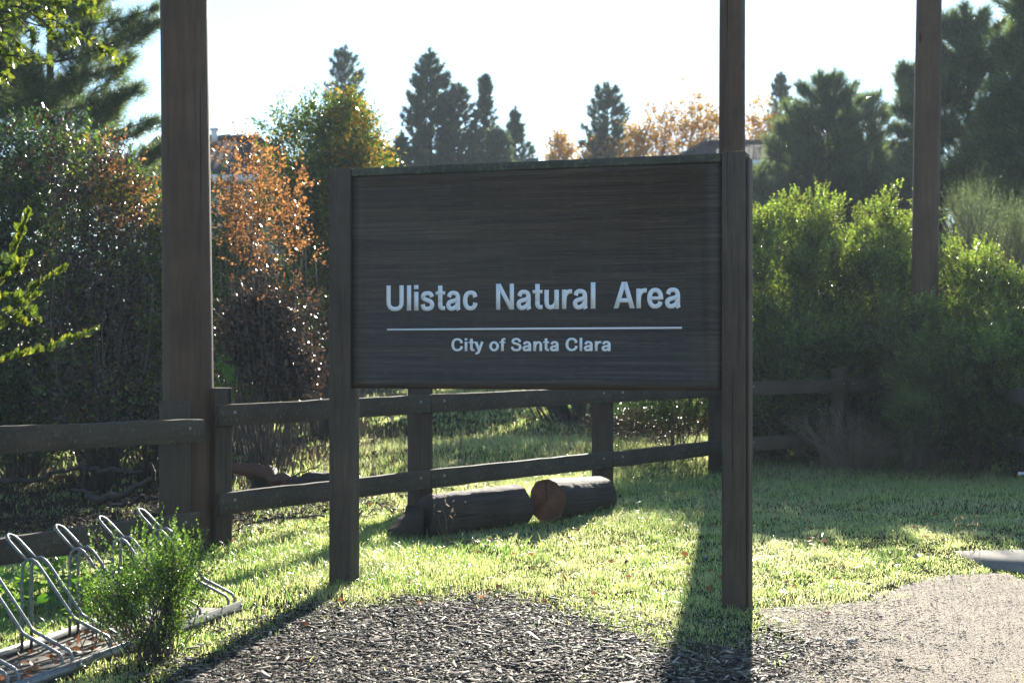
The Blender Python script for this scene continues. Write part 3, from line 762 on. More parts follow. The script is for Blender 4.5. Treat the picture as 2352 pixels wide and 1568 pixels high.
# ------------------------------------------------------------------ logs
def log_mat_end():
    b = NB('log_end_grain')
    tc = b.coords((1, 1, 1)); sp = b.n('ShaderNodeSeparateXYZ'); b.l(tc, sp.inputs[0])
    r = b.math('SQRT', b.math('ADD', b.math('POWER', sp.outputs[1], 2.0), b.math('POWER', sp.outputs[2], 2.0)))
    wv = b.math('SINE', b.math('MULTIPLY', r, 420.0))
    n = b.noise(tc, 9, 5)
    col = b.ramp(n, [(.3, (.085, .042, .026)), (.7, (.20, .10, .058))])
    col = b.mix(b.ramp(b.math('MULTIPLY', b.math('ADD', wv, 1.0), .5), [(.3, (0,0,0)), (1, (.3,.3,.3))]), col, (.08, .04, .025))
    return b.done(b.pbr(col, .9, b.bump(n, .5, .01)))
M['endgrain'] = log_mat_end()
def log(A, B, r, label, endmat, seed, notch=False):
    A = Vector(A); B = Vector(B); L = (B-A).length
    t = root('cut_log', A, label, 'log', 'cut logs lying on the grass')
    t.rotation_euler = (0, -math.asin((B.z-A.z)/L), math.atan2(B.y-A.y, B.x-A.x))
    r_ = np.random.default_rng(seed); n = 48; m_ = 22
    V = []; ph = r_.uniform(0, 6, 8)
    for i in range(m_+1):
        x = L*i/m_
        for k in range(n):
            a = 2*math.pi*k/n
            rr = r*(1+.025*math.sin(2*a+ph[0])+.02*math.sin(3*a+ph[1]+x*1.5)+.010*math.sin(11*a+ph[2]+.8*math.sin(4*x))+.008*math.sin(19*a+ph[3]+x)+r_.normal(0, .006))
            dx = 0
            if i == 0: dx = .012*math.sin(5*a)+r_.normal(0, .004)
            if i == m_: dx = .01*math.sin(4*a+1)
            if notch and i <= 3:
                dx += max(0, math.cos(a-1.2))*.16*(1-i/3.5)
            V.append((x+dx, rr*math.cos(a), rr*math.sin(a)))
    V = np.array(V); k = np.arange(n); q = []
    for i in range(m_): q.append(np.stack([i*n+k, i*n+(k+1) % n, (i+1)*n+(k+1) % n, (i+1)*n+k], 1))
    mb = MB(); mb.add(V, quads=np.concatenate(q)); mb.build('bark', M['bark'], t, False)
    for e, nm in ((0, 'cut_face'), (m_, 'cut_face')):
        ring = V[e*n:(e+1)*n]*np.array([1, .985, .985]); c = ring.mean(0); s = -1 if e == 0 else 1
        # radial crack: a narrow wedge sunk in
        VV = [c+np.array([s*-.002, 0, 0])]+[p for p in ring]+[c*.45+np.array([p[0]*0+c[0]*.55, 0, 0])+(np.array([0, p[1], p[2]]))*.55+np.array([s*-.002, 0, 0]) for i, p in enumerate(ring)]
        T = []; Q = []
        for i in range(n):
            j = (i+1) % n
            T.append((0, n+1+j, n+1+i) if s < 0 else (0, n+1+i, n+1+j))
            Q.append((1+i, n+1+i, n+1+j, 1+j) if s < 0 else (1+j, n+1+j, n+1+i, 1+i))
        mb = MB(); mb.add(VV, quads=Q, tris=T); mb.build(nm, endmat, t)
        if endmat is M['endgrain'] and e == 0:
            cb = MB(); cb.add([(-.006, .0, .0), (-.006, .006, .01), (-.012, .02, r*.96), (-.012, .008, r*.97), (-.012, .004, r*.5), (-.01, .014, r*.5)], quads=[(0, 4, 5, 1), (4, 3, 2, 5)])
            cb.build('crack', M['mulch'], t)
    return t
zg = Hf(.3, 13)
la = PT(958, 1190, 12.0); lb = PT(1188, 1161, 12.85)
log(la, lb, .178, 'weathered grey log with a jagged broken left end, left of the two logs', M['bark'], 3, notch=True)
# broken heel of the left log
hp = [(-.02, .0, -.15), (-.19, .02, -.155), (-.24, .05, -.10), (-.17, .03, -.06), (-.12, .02, -.02), (-.10, .03, .0), (-.03, .02, .03), (.0, .02, .10)]
lg = [o for o in C.objects if o.name.startswith('cut_log')][-1]
mb = MB(); n = len(hp); Vh = [(x, y-.10, z) for x, y, z in hp]+[(x*.9, y+.10, z*.95) for x, y, z in hp]
mb.add(Vh, quads=[((i+1) % n, i, i+n, (i+1) % n+n) for i in range(n)], polys=[list(range(n)), [i+n for i in range(n)][::-1]])
mb.build('broken_heel', M['bark'], lg)
ra = PT(1257, 1150, 12.85); rb = PT(1376, 1140, 13.7)
log(ra, rb, .180, 'log with a reddish sawn round face, right of the two logs', M['endgrain'], 5)

# fallen timber and branches behind the fence
def branch_obj(name, pts, radii, mat, label, cat, group=None, n=8, wob=.01, seed=0, flat=None):
    r_ = np.random.default_rng(seed)
    P = cr(pts, 6) if len(pts[0]) == 2 else None
    A = [np.array(p, float) for p in pts]; A = [2*A[0]-A[1]]+A+[2*A[-1]-A[-2]]; out = []
    for i in range(1, len(A)-2):
        for k in range(5):
            t = k/5; a, b, c, d = A[i-1:i+3]
            out.append(.5*((2*b)+(-a+c)*t+(2*a-5*b+4*c-d)*t*t+(-a+3*b-3*c+d)*t**3))
    out.append(A[-2]); P = np.array(out)+r_.normal(0, wob, (len(out), 3))
    R = np.interp(np.linspace(0, 1, len(P)), np.linspace(0, 1, len(radii)), radii)*(1+r_.normal(0, .06, len(P)))
    m = MB(); m.tube(P, R, n); o = m.build(name, mat, None, True); tag(o, label, cat, group); return o
branch_obj('fallen_log', [PT(515, 1072, 16.6), PT(580, 1080, 16.3), PT(650, 1102, 15.9), PT(700, 1120, 15.6)], [.05, .085, .07, .03], M['redwood'],
           'split reddish fallen trunk lying behind the fence right of the thick pole', 'log', wob=.02, seed=2, n=5)
branch_obj('fallen_log', [PT(665, 1112, 15.2), PT(715, 1098, 15.4), PT(770, 1102, 15.6)], [.05, .08, .05], M['trunk'],
           'short dark piece of trunk lying beside the left sign post behind the fence', 'log', seed=3)
bs = [([(172,1122,15.5),(230,1140,15.2),(300,1130,15.0),(345,1092,14.9),(352,1062,14.8)], [.015,.04,.035,.03,.012], 'dark curved fallen branch behind the left fence beside its post'),
      ([(0,1105,15.5),(80,1100,15.6),(150,1078,15.7),(210,1070,15.8)], [.035,.03,.022,.012], 'dark straight fallen branch at the left edge behind the fence'),
      ([(180,1070,16.5),(250,1082,16.3),(320,1078,16.2)], [.03,.035,.015], 'short dark fallen branch lying farther back under the left shrubs'),
      ([(250,1165,14.2),(300,1150,14.2),(356,1143,14.2)], [.015,.025,.015], 'thin fallen branch lying closest to the left fence post')]
for i, (p, r, lab) in enumerate(bs):
    branch_obj('fallen_branch', [PT(*q_) for q_ in p], r, M['trunk'], lab, 'branch', 'fallen branches behind the left fence', seed=10+i, wob=.022, n=6)
branch_obj('fallen_branch', [PT(648,1105,15.6),(PT(690,1085,15.2)),PT(742,1062,15.0)], [.012,.01,.005], M['trunk'], 'thin bare stick leaning up from the split reddish trunk', 'branch', 'fallen branches behind the left fence', seed=20, n=5)
branch_obj('fallen_branch', [PT(560,1200,12.6),(PT(650,1192,12.5)),PT(745,1182,12.4)], [.008,.009,.006], M['twig'], 'thin straight stick lying in the grass left of the left sign post', 'branch', 'fallen branches behind the left fence', seed=21, n=5)

# ------------------------------------------------------------------ bicycle rack
rz = .03
rk = root('bike_rack', (RF0[0], RF0[1], rz-.03), 'galvanised steel bicycle rack with slanted wheel hoops on a plank base', 'bike rack')
def rp(u, s, z): return (RACKN[0]*u+RB[0]*s, RACKN[1]*u+RB[1]*s, z)   # local
prof = [(0, 0), (0, .05), (.002, .082), (.018, .108), (.05, .124), (.12, .158), (.185, .19), (.205, .205), (.222, .232), (.30, .342), (.37, .440), (.395, .470), (.420, .486), (.445, .482), (.463, .462), (.470, .43), (.472, .35), (.472, .2), (.472, 0)]
for k in range(-2, 5):
    u0 = k*.448; h_ = None
    m = MB()
    for du in (-.042, .042):
        m.tube(cr3 if False else [rp(u0+du, s, z) for s, z in prof], .0085, 8)
    h_ = m.build('wheel_hoop', M['steel'], rk, True)
    tip = [(.447, .478, -.042), (.49, .522, -.042), (.535, .568, -.041), (.556, .589, -.034), (.568, .600, -.015), (.572, .603, 0), (.568, .600, .015), (.556, .589, .034), (.535, .568, .041), (.49, .522, .042), (.447, .478, .042)]
    m = MB(); m.tube([rp(u0+du, s, z) for s, z, du in tip], .0085, 8); m.build('top_loop', M['steel'], h_, True)
def bar(u0, u1, s, z0, z1, th, name):
    m = MB(); a = [rp(u0, s, z0), rp(u1, s, z0), rp(u1, s+th, z0), rp(u0, s+th, z0)]; b_ = [(x, y, z1) for x, y, z in a]
    m.add(a+b_, quads=[(0,3,2,1),(4,5,6,7),(0,1,5,4),(1,2,6,5),(2,3,7,6),(3,0,4,7)])
    return m
bar(-1.3, 1.88, -.022, -.01, .062, .006, '').build('base_bar', M['steel'], rk)
bar(-1.3, 1.88, .486, -.01, .062, .006, '').build('base_bar', M['steel'], rk)
for k in range(4):
    s0 = .0+k*.118
    M_ = bar(-1.3, 1.86, s0, -.01, .018+.002*(k % 2), .112, '').build('base_plank', M.setdefault('plank', wood_mat('grey_plank', (.055, .048, .034), (.14, .125, .09), 'Y', knots=False)), rk)
for k in range(-2, 5):
    for s, sd_ in ((-.022, -1), (.4855, -1)):
        p = rp(k*.448+.07, s, .035); m = MB(); m.tube([(p[0]-RB[0]*.009, p[1]-RB[1]*.009, p[2]), (p[0]+RB[0]*.002, p[1]+RB[1]*.002, p[2])], [.010, .011], 8); m.build('bolt', M['bolt'], rk)

# ------------------------------------------------------------------ leafy plants
def rand_in_ell(rg, n, c, r, shell=.55):
    v = unit(rg.normal(size=(n, 3))); k = shell+(1-shell)*rg.random(n)**.7
    k = np.where(rg.random(n) < .25, rg.random(n)**.4*shell, k)
    a = rg.uniform(0, 6, 4)
    lump = 1+.20*np.sin(5*v[:, 0]+7*v[:, 2]+a[0])+.13*np.sin(9*v[:, 2]-6*v[:, 0]+4*v[:, 1]+a[1])+.08*np.sin(15*v[:, 0]+13*v[:, 2]+a[2])
    return np.array(c)+v*(k*lump)[:, None]*np.array(r), v
def stems(mb, base, targets, r0, rg, sides=5, sag=.15, nseg=7, rend=.003):
    for t in targets:
        t = np.array(t, float); b = np.array(base)+rg.normal(0, .05, 3)*np.array([1, 1, 0])+(t-np.array(base))*np.array([.45, .45, 0])*rg.uniform(0, 1)
        s = np.linspace(0, 1, nseg)[:, None]; L = np.linalg.norm(t-b)
        mid = rg.normal(0, .06*L, 3)
        P = b+(t-b)*s+mid*np.sin(np.pi*s)+np.array([0, 0, sag*L])*np.sin(np.pi*s)*.5
        P[1:-1] += rg.normal(0, .012*L, (nseg-2, 3))
        mb.tube(P, np.linspace(r0*rg.uniform(.6, 1.1), rend, nseg), sides)
def sprigs(F_, P, D, Ls, nl, leafL, leafW, rg, ang=.9, mb=None, tw=.0025):
    """short shoots with leaves along them"""
    n = len(P); D = unit(D)
    for k in range(nl):
        s = (k+.5)/nl
        pos = P+D*(Ls*s)[:, None]+rg.normal(0, leafL*.12, (n, 3))
        side = unit(np.cross(D, rg.normal(size=(n, 3))))
        dd = unit(D*(.35+.8*s)+side*ang)
        sz = rg.uniform(.6, 1.15, n)*(1-.35*abs(s-.5))
        V, Fc = leaves(pos, dd, leafL*sz, leafW*sz, rg); F_.add(V, Fc)
def shrub(name, base, ells, n, leafL, leafW, mat, label, cat, group=None, seed=0, up=.6, nl=7, sprigL=.16, twigs=40, r0=.02,
          thin=.0, mats=None, twmat='twig', sparse=None, shell=.55, core=None):
    rg = np.random.default_rng(seed); t = root(name, base, label, cat, group); b = np.array(base)
    mats = mats or [(mat, 1.0, None)]
    tot = sum(e[6] if len(e) > 6 else 1 for e in ells); tips = []
    data = []
    for e in ells:
        wgt = (e[6] if len(e) > 6 else 1)/tot; k = int(n*wgt)
        P, v = rand_in_ell(rg, k, e[:3], e[3:6], shell); data.append((P, v)); tips.append(P[:max(2, int(twigs*wgt))])
    P = np.concatenate([d[0] for d in data]); v = np.concatenate([d[1] for d in data])
    if thin:
        q_ = nz(P[:, 0]+P[:, 1]*.6, P[:, 2]+P[:, 1]*.3, 4.0/thin, seed)+.35*rg.normal(size=len(P))
        k = q_ > -.25; P, v = P[k], v[k]
    if True:
        k = P[:, 2] > Hf(b[0], b[1])+.03; P, v = P[k], v[k]
    used = np.zeros(len(P), bool)
    parts = {}
    for mk, frac, sel in mats:
        s_ = (rg.random(len(P)) < frac) & ~used
        if sel is not None: s_ = (sel(P, rg)) & ~used
        used |= s_
        if s_.sum() == 0: continue
        F_ = Foliage(); D = unit(v[s_]*.7+np.array([0, 0, up])+rg.normal(0, .35, (s_.sum(), 3)))
        PP = P[s_]-b
        sprigs(F_, PP, D, sprigL*rg.uniform(.5, 1.3, len(PP)), nl, leafL, leafW, rg)
        F_.build('foliage', M[mk], t)
    if core:  # inner leaf fill; a darker leaf material stands in for interior shade
        CN, CL, CM, cells = core
        for e in cells:
            k = int(CN*(e[6] if len(e) > 6 else 1)); q0 = np.array(e[:3])+unit(rg.normal(size=(k, 3)))*(rg.random(k)**.42)[:, None]*np.array(e[3:6])
            q0 = q0[q0[:, 2] > Hf(b[0], b[1])+.05]; V, Fc = leaves(q0-b, rg.normal(size=(len(q0), 3)), CL*rg.uniform(.6, 1.2, len(q0)), CL*.62, rg)
            F_ = Foliage(); F_.add(V, Fc); F_.build('foliage', M[CM], t)
    mb = MB(); T = np.concatenate(tips)-b
    stems(mb, (0, 0, -.05), T, r0, rg)
    mb.build('stem', M[twmat], t, True)
    return t

# --- small green shrub in front of the rack
bx, by = PX(352, 7.5), 7.5
shrub('small_shrub', (bx, by, 0.0), [(PX(330,7.5), 7.52, .34, .27, .22, .27, 3), (PX(410,7.5), 7.5, .40, .16, .16, .24, 1.3), (PX(240,7.5), 7.5, .30, .12, .12, .18, .6), (PX(420,7.5),7.5,.55,.06,.06,.12,.25), (PX(350,7.5),7.5,.17,.22,.17,.15,1.6)],
      1500, .017, .012, 'shrub', 'small leafy green shrub growing against the front of the bike rack', 'shrub', seed=31, sprigL=.11, nl=12, twigs=110, r0=.003, thin=.5, up=1.1, shell=.4)
# dry brown seed stalks beside it
rg = np.random.default_rng(5)
t = root('dry_weed', (PX(225, 7.9), 7.9, 0), 'dry brown branching seed stalk among the bike rack hoops', 'weed', 'dry seed stalks')
mb = MB(); stems(mb, (0, 0, 0), [(rg.normal(0, .05), rg.normal(0, .04), rg.uniform(.42, .62)) for _ in range(12)], .003, rg, 4, .0, 6, .001); mb.build('stalk', M['drytwig'], t)
F_ = Foliage(); P = np.stack([rg.normal(0, .05, 160), rg.normal(0, .04, 160), rg.uniform(.32, .62, 160)], 1); V, Fc = leaves(P, rg.normal(size=(160, 3)), .012, .008, rg); F_.add(V, Fc); tag(F_.build('seed_heads', M['brownleaf'], t), kind='stuff')
for px, py, d, h_, lab in ((2218, 1262, 11.35, .26, 'dry seed stalk standing on the lawn near the concrete path'), (1018, 1185, 11.4, .42, 'thin reddish dry stalk standing in front of the left log')):
    x = PX(px, d); z = Hf(x, d); t = root('dry_weed', (x, d, z), lab, 'weed', 'dry seed stalks')
    mb = MB(); stems(mb, (0, 0, 0), [(rg.normal(0, .07), rg.normal(0, .04), rg.uniform(.6, 1)*h_) for _ in range(5)], .0025, rg, 4, 0, 6, .001); mb.build('stalk', M['drytwig'], t)
    F_ = Foliage(); P = np.stack([rg.normal(0, .06, 14), rg.normal(0, .03, 14), rg.uniform(.55, 1, 14)*h_], 1); V, Fc = leaves(P, rg.normal(size=(14, 3))+[0, 0, .7], .045, .012, rg); F_.add(V, Fc); tag(F_.build('seed_heads', M['straw'], t), kind='stuff')

# --- near oak with branches reaching in from the left
t = root('oak_tree', (-3.75, 7.3, 0), 'live oak outside the left edge, its leafy twigs reaching into the picture', 'tree')
rg = np.random.default_rng(44); ob = np.array([-3.75, 7.3, 0])
def spiny(P, D, L, W, rg):
    """leaf with toothed outline, gently cupped"""
    n = len(P); D = unit(D); S = unit(np.cross(D, unit(rg.normal(size=(n, 3))))); N = np.cross(S, D)
    prof_ = [(0, 0), (.12, .28), (.2, .22), (.34, .50), (.42, .36), (.56, .52), (.64, .34), (.78, .38), (.84, .2), (1, 0)]
    cols = []
    for a, w_ in prof_: cols.append(P+D*(L*a)[:, None]-S*(W*w_)[:, None]+N*((w_*W*.45)-(L*.15*a*a))[:, None])
    for a, w_ in prof_[1:-1][::-1]: cols.append(P+D*(L*a)[:, None]+S*(W*w_)[:, None]+N*((w_*W*.45)-(L*.15*a*a))[:, None])
    mids = [P+D*(L*a)[:, None]-N*(L*.15*a*a)[:, None] for a in (.2, .42, .64, .84)]
    V = np.stack(cols+mids, 1); k = V.shape[1]; m0 = len(cols)
    # triangles: left 0..9, right 9..17,0
    T = []
    ML = {0: m0, 1: m0, 2: m0, 3: m0+1, 4: m0+1, 5: m0+1, 6: m0+2, 7: m0+2, 8: m0+3, 9: m0+3}
    for i in range(9): T.append((i, i+1, ML[i+1] if i else m0))
    for i in range(9, 18):
        j = (i+1) % 18; mi = ML[18-i] if 18-i in ML else m0; T.append((i, j, mi))
    for a, b_ in ((0, 1), (1, 2), (2, 3)):
        li = [2, 4, 6, 8]; T.append((li[a+1] if False else li[a]+0, m0+b_, m0+a)); ri = [16, 14, 12, 10]; T.append((ri[a], m0+a, m0+b_))
    T.append((9, m0+3, 8)); T.append((9, 10, m0+3))
    o = (np.arange(n)*k)[:, None, None]
    return V.reshape(-1, 3), (o+np.array(T)[None]).reshape(-1, 3)
twm = MB(); FO = Foliage(); FO2 = Foliage()
def oak_twig(pts, per, L, mode, r0=.006, spread=1.0):
    pts = [np.array(p)-ob for p in pts]
    A = [2*pts[0]-pts[1]]+pts+[2*pts[-1]-pts[-2]]; out = []
    for i in range(1, len(A)-2):
        for k in range(8):
            s = k/8; a, b, c, d = A[i-1:i+3]
            out.append(.5*((2*b)+(-a+c)*s+(2*a-5*b+4*c-d)*s*s+(-a+3*b-3*c+d)*s**3))
    out.append(A[-2]); P = np.array(out); twm = MB(); twm.tube(P, np.linspace(r0, .0012, len(P)), 5); twm.build('twig', M['twig'], t)
    seg = np.linalg.norm(np.diff(P, axis=0), axis=1); cum = np.concatenate([[0], np.cumsum(seg)])
    n = int(cum[-1]*per); s = np.sort(rg.uniform(.02*cum[-1], cum[-1], n))
    Q = np.stack([np.interp(s, cum, P[:, i]) for i in range(3)], 1); Tn = unit(np.stack([np.interp(s, cum, np.gradient(P, axis=0)[:, i]) for i in range(3)], 1))
    upv = np.array([0, 0, 1.0])
    if mode == 'up': D = Tn*.55+upv*.8+rg.normal(0, .28, (n, 3))
    else: D = Tn*.7+rg.normal(0, .65*spread, (n, 3))+upv*-.15
    taper = .6+.4*np.clip((cum[-1]-s)/(.25*cum[-1]), 0, 1)
    Ls = L*rg.uniform(.65, 1.15, n)*taper
    V, Fc = spiny(Q, D, Ls, Ls*.62, rg); FO.add(V, Fc)
D1 = 7.0
for a in [[(-60,850),(60,818),(140,795),(228,757)], [(-60,720),(20,700),(70,668),(158,612)], [(-60,690),(0,650),(40,560),(66,482)], [(-60,700),(20,690),(60,715),(92,742)],
          [(-50,740),(20,695),(60,690),(90,680)], [(-60,620),(0,600),(30,610),(52,602)], [(-60,660),(10,640),(50,615),(70,580)],[(-50,735),(0,715),(30,735),(70,752)],[(-50,640),(0,635),(25,600),(30,560)],[(-60,800),(-20,770),(20,740),(60,700)]]:
    oak_twig([tuple(PT(x, y, D1+rg.uniform(-.15, .15))) for x, y in a], 130, .054, 'up')
D2 = 7.6
for a in [[(-40,10),(60,20),(150,60),(210,95),(255,130),(290,142)], [(-40,120),(30,128),(80,135),(120,140)], [(-30,60),(40,40),(90,15),(140,-10)], [(60,20),(110,60),(140,95),(165,100)],
          [(-30,-20),(60,0),(140,5),(200,-20)], [(150,-30),(190,10),(215,5)], [(-40,60),(10,75),(40,95),(50,120)],[(-40,160),(-5,170),(18,178),(10,200)],[(100,-20),(130,10),(180,20),(240,30)],[(-30,20),(20,30),(60,60),(80,100)],
          [(20,-30),(60,10),(120,30),(160,70)],[(160,60),(180,90),(170,110)],[(-30,90),(10,110),(40,150)]]:
    oak_twig([tuple(PT(x, y, D2+rg.uniform(-.25, .25))) for x, y in a], 80, .052, 'loose', spread=1.1)
# out-of-frame part of the crown
for _ in range(26):
    c = ob+np.array([rg.uniform(-.9, .7), rg.uniform(-1, 1), rg.uniform(1.2, 4.3)]); e = c+rg.normal(0, .35, 3)
    if (CX+F*max(c[0], e[0])/c[1]) > -60: continue
    oak_twig([tuple(c), tuple((c+e)/2+rg.normal(0, .04, 3)), tuple(e)], 60, .045, 'loose')
FO.build('foliage', M['oak'], t)
mb = MB(); P = np.array([(0, 0, -.1), (.05, 0, .8), (-.02, .05, 1.8), (.04, .1, 2.9), (.1, .1, 4.0)]); mb.tube(P, [.13, .11, .09, .06, .03], 12)
for z0, q_ in ((1.0, PT(-60, 850, 7)), (1.2, PT(-60, 700, 7)), (1.25, PT(-60, 640, 7)), (1.9, PT(-40, 120, 7.6)), (2.2, PT(-40, 20, 7.6)), (2.5, PT(-30, -20, 7.6))):
    e = np.array(q_)-ob; mb.tube([(0, .02, z0), (e[0]*.5, e[1]*.5, (z0+e[2])/2+.05), tuple(e)], [.03, .018, .006], 7)
mb.build('trunk', M['trunk'], t, True)

# --- left shrub mass (d about 18-20)
def top_sel(z0, prob): return lambda P, rg: (P[:, 2] > z0+rg.normal(0, .25, len(P))) & (rg.random(len(P)) < prob)
hb = lambda x, d: (x, d, Hf(x, d))
def E(px, py, d, rpx, rpy, rd, w=1): p = PT(px, py, d); return (p.x, d, p.z, rpx/F*d, rd, rpy/F*d, w)
shrub('tall_shrub', hb(PX(60, 18.5), 18.5), [E(60,620,18.5,150,260,.9,3), E(40,400,18.5,110,120,.8,1.4), E(150,420,18.4,90,130,.7,1.2), E(20,900,18,150,160,.9,2.2), E(150,930,17.9,120,120,.8,1.8), E(-120,600,18.5,120,260,.9,1.5)],
      5200, .072, .036, 'toyon', 'dark green shrub with red berries at the left edge below the pine', 'shrub', 'tall shrubs behind the left fence', 51, sprigL=.24, nl=7, twigs=60, r0=.02, core=(4200, .10, 'toyon', [E(50,660,18.9,130,250,.9,1), E(40,930,18.6,160,130,.9,1), E(-130,700,18.9,130,260,.9,.8)]),
      mats=[('redberry', 0, lambda P, rg: (rg.random(len(P)) < .035) & (P[:, 2] > 3.0)), ('brownleaf', 0, lambda P, rg: nz(P[:, 0]*1.3, P[:, 2], 3.2, 2)+.5*rg.normal(size=len(P)) > .62), ('toyon', 1, None)])
shrub('tall_shrub', hb(PX(235, 17.3), 17.3), [E(230,640,17.3,120,240,.8,3), E(215,430,17.3,90,120,.7,1.0), E(270,460,17.2,70,100,.6,.7), E(240,930,17.2,130,125,.8,2.4)],
      3600, .062, .032, 'brownleaf', 'half bare brown and rust shrub in the middle of the left shrubs', 'shrub', 'tall shrubs behind the left fence', 52, sprigL=.22, nl=6, twigs=170, r0=.010, core=(3200, .08, 'brownleaf', [E(230,720,17.6,100,200,.8,1), E(240,940,17.6,130,110,.8,.9)]),
      mats=[('orangeleaf', 0, lambda P, rg: (P[:, 2] > 2.9) & (P[:, 0] > PX(235, 17.3)) & (rg.random(len(P)) < .32)), ('midgreen', 0, lambda P, rg: nz(P[:, 0]*1.3, P[:, 2], 3.6, 1)+.4*rg.normal(size=len(P)) > .35), ('toyon', .2, None), ('brownleaf', 1, None)])
shrub('tall_shrub', hb(PX(345, 18.8), 18.8), [E(335,560,18.8,55,150,.6,2), E(350,700,18.8,60,150,.6,2), E(320,820,18.5,70,120,.6,1.5)],
      2600, .065, .032, 'midgreen', 'green leafed shrub just left of the thick pole', 'shrub', 'tall shrubs behind the left fence', 53, sprigL=.22, nl=6, twigs=50, r0=.012, core=(1800, .09, 'toyon', [E(340,740,19.1,55,150,.6,1), E(300,880,18.8,90,80,.6,.6)]))
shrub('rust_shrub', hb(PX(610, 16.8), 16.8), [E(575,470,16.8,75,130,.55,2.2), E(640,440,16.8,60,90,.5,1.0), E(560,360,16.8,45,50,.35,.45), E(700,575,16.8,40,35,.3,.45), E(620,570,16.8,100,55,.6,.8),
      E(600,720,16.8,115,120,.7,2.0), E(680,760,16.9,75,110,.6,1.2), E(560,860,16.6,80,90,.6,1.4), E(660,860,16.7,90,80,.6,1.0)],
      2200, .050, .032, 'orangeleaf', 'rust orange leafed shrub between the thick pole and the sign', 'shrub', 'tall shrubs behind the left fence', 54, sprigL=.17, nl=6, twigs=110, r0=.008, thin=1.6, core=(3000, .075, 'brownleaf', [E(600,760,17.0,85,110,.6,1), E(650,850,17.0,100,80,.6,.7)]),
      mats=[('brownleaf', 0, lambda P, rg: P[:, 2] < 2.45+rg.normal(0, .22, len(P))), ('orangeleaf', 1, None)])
shrub('tall_shrub', hb(PX(545, 22), 22), [E(545,640,22,70,170,.9,2), E(570,820,22,90,110,.8,1.5), E(500,520,22.3,50,110,.7,.8)], 1500, .07, .036, 'midgreen', 'dim green shrub filling the gap behind the rust orange shrub', 'shrub', 'tall shrubs behind the left fence', 57, sprigL=.26, nl=8, twigs=30, r0=.012, core=(2600, .11, 'toyon', [E(545,680,22.2,70,180,.8,1), E(580,850,22,100,90,.8,.6)]))
shrub('green_tree', hb(PX(760, 26), 26), [E(760,450,26,130,180,1.3,4), E(790,310,26,70,90,.9,1.5), E(700,330,26,75,80,.9,1.0), E(850,400,26,55,60,.7,.9), E(660,470,26,60,130,1,1.3), E(720,650,26,120,160,1.2,2), E(640,290,26,35,40,.5,.18), E(820,300,26,45,50,.6,.5)],
      7500, .085, .042, 'midgreen', 'green and yellow leafed tree rising left of the sign', 'tree', None, 55, sprigL=.32, nl=6, twigs=70, r0=.03, thin=1.2, core=(3800, .12, 'midgreen', [E(750,500,26.3,110,170,1.2,1), E(700,720,26.3,140,150,1.2,.8)]),
      mats=[('autumn', 0, lambda P, rg: (P[:, 0] > PX(780, 26)) & (P[:, 2] > 4.0) & (rg.random(len(P)) < .30)), ('midgreen', 1, None)])
shrub('leafy_shrub', hb(PX(600, 20.5), 20.5), [E(600,890,20.5,80,50,.7,1), E(530,880,20.5,50,50,.6,.6)], 420, .06, .03, 'mallow', 'low bright green shrub sunlit under the rust orange shrub', 'shrub', None, 56, sprigL=.2, nl=6, twigs=20, r0=.01)

# --- right brush hedge
hedge = [(1740, 21.8, 494, 90, 'green shrub beside the top part of the right sign post, in the back row'), (1840, 22.1, 468, 80, 'bright topped shrub of the back row midway between the sign and the leaning pole'),
         (1950, 21.6, 505, 105, 'bright topped shrub of the back row left of the leaning pole'), (2060, 21.9, 474, 75, 'bright topped shrub of the back row touching the leaning pole'),
         (1775, 20.9, 610, 85, 'middle row shrub beside the right sign post'), (1900, 21.1, 560, 110, 'middle row shrub halfway between the sign and the leaning pole'), (2015, 21.0, 620, 80, 'middle row shrub just left of the leaning pole'),
         (2195, 20.2, 585, 85, 'yellow green topped shrub just right of the leaning pole'), (2320, 19.6, 610, 95, 'yellow green topped shrub at the right edge of the picture'),
         (1765, 19.9, 730, 90, 'low front shrub over the fence beside the right sign post'), (1880, 20.3, 705, 90, 'low front shrub behind the last post of the fence'), (2000, 20.7, 720, 90, 'low front shrub behind the end of the top rail'),
         (2125, 18.7, 705, 85, 'front shrub covering the foot of the leaning pole'), (2240, 18.4, 740, 85, 'shaded front shrub over the old grey fence'), (2345, 17.9, 760, 90, 'shaded front shrub in the corner at the right edge')]
for i, (px, d, ty, rp_, lab) in enumerate(hedge):
    rq = np.random.default_rng(200+i); L_ = []; gy_ = HY+F*(CAMZ-Hf(PX(px, d), d))/d-20
    for _ in range(10):                      # irregular lobes
        lx = px+rq.uniform(-.9, .9)*rp_; rr_ = rq.uniform(26, 48); ly = rq.uniform(ty+rr_, gy_-rr_*.6)
        L_.append(E(lx, ly, d-rq.uniform(.25, .75), rr_, rr_*rq.uniform(.9, 1.4), rq.uniform(.22, .4), .40))
    for _ in range(14):                      # upright shoots on top
        lx = px+rq.uniform(-1.15, 1.15)*rp_; L_.append(E(lx, ty+rq.uniform(5, 75), d+rq.uniform(-.5, .4), rq.uniform(8, 20), rq.uniform(26, 50), .16, .15))
    shrub('brush_shrub', hb(PX(px, d), d), [E(px,(ty+gy_)/2+25,d,rp_,(gy_-ty)/2-18,.7,1.9)]+L_,
          1700, .038, .022, 'coyote', lab, 'shrub', 'green brush shrubs behind the fence', 60+i, sprigL=.19, nl=17, twigs=22, r0=.009, up=1.0, shell=.78,
          mats=[('brownleaf', .07, None), ('coyote', 1, None)], core=(2600, .09, 'toyon', [E(px,(ty+gy_)/2+48,d+.1,rp_*1.0,(gy_-ty)/2-42,.62,1)]))  # core leaves darker than the sprigs: interior shade put into the colour
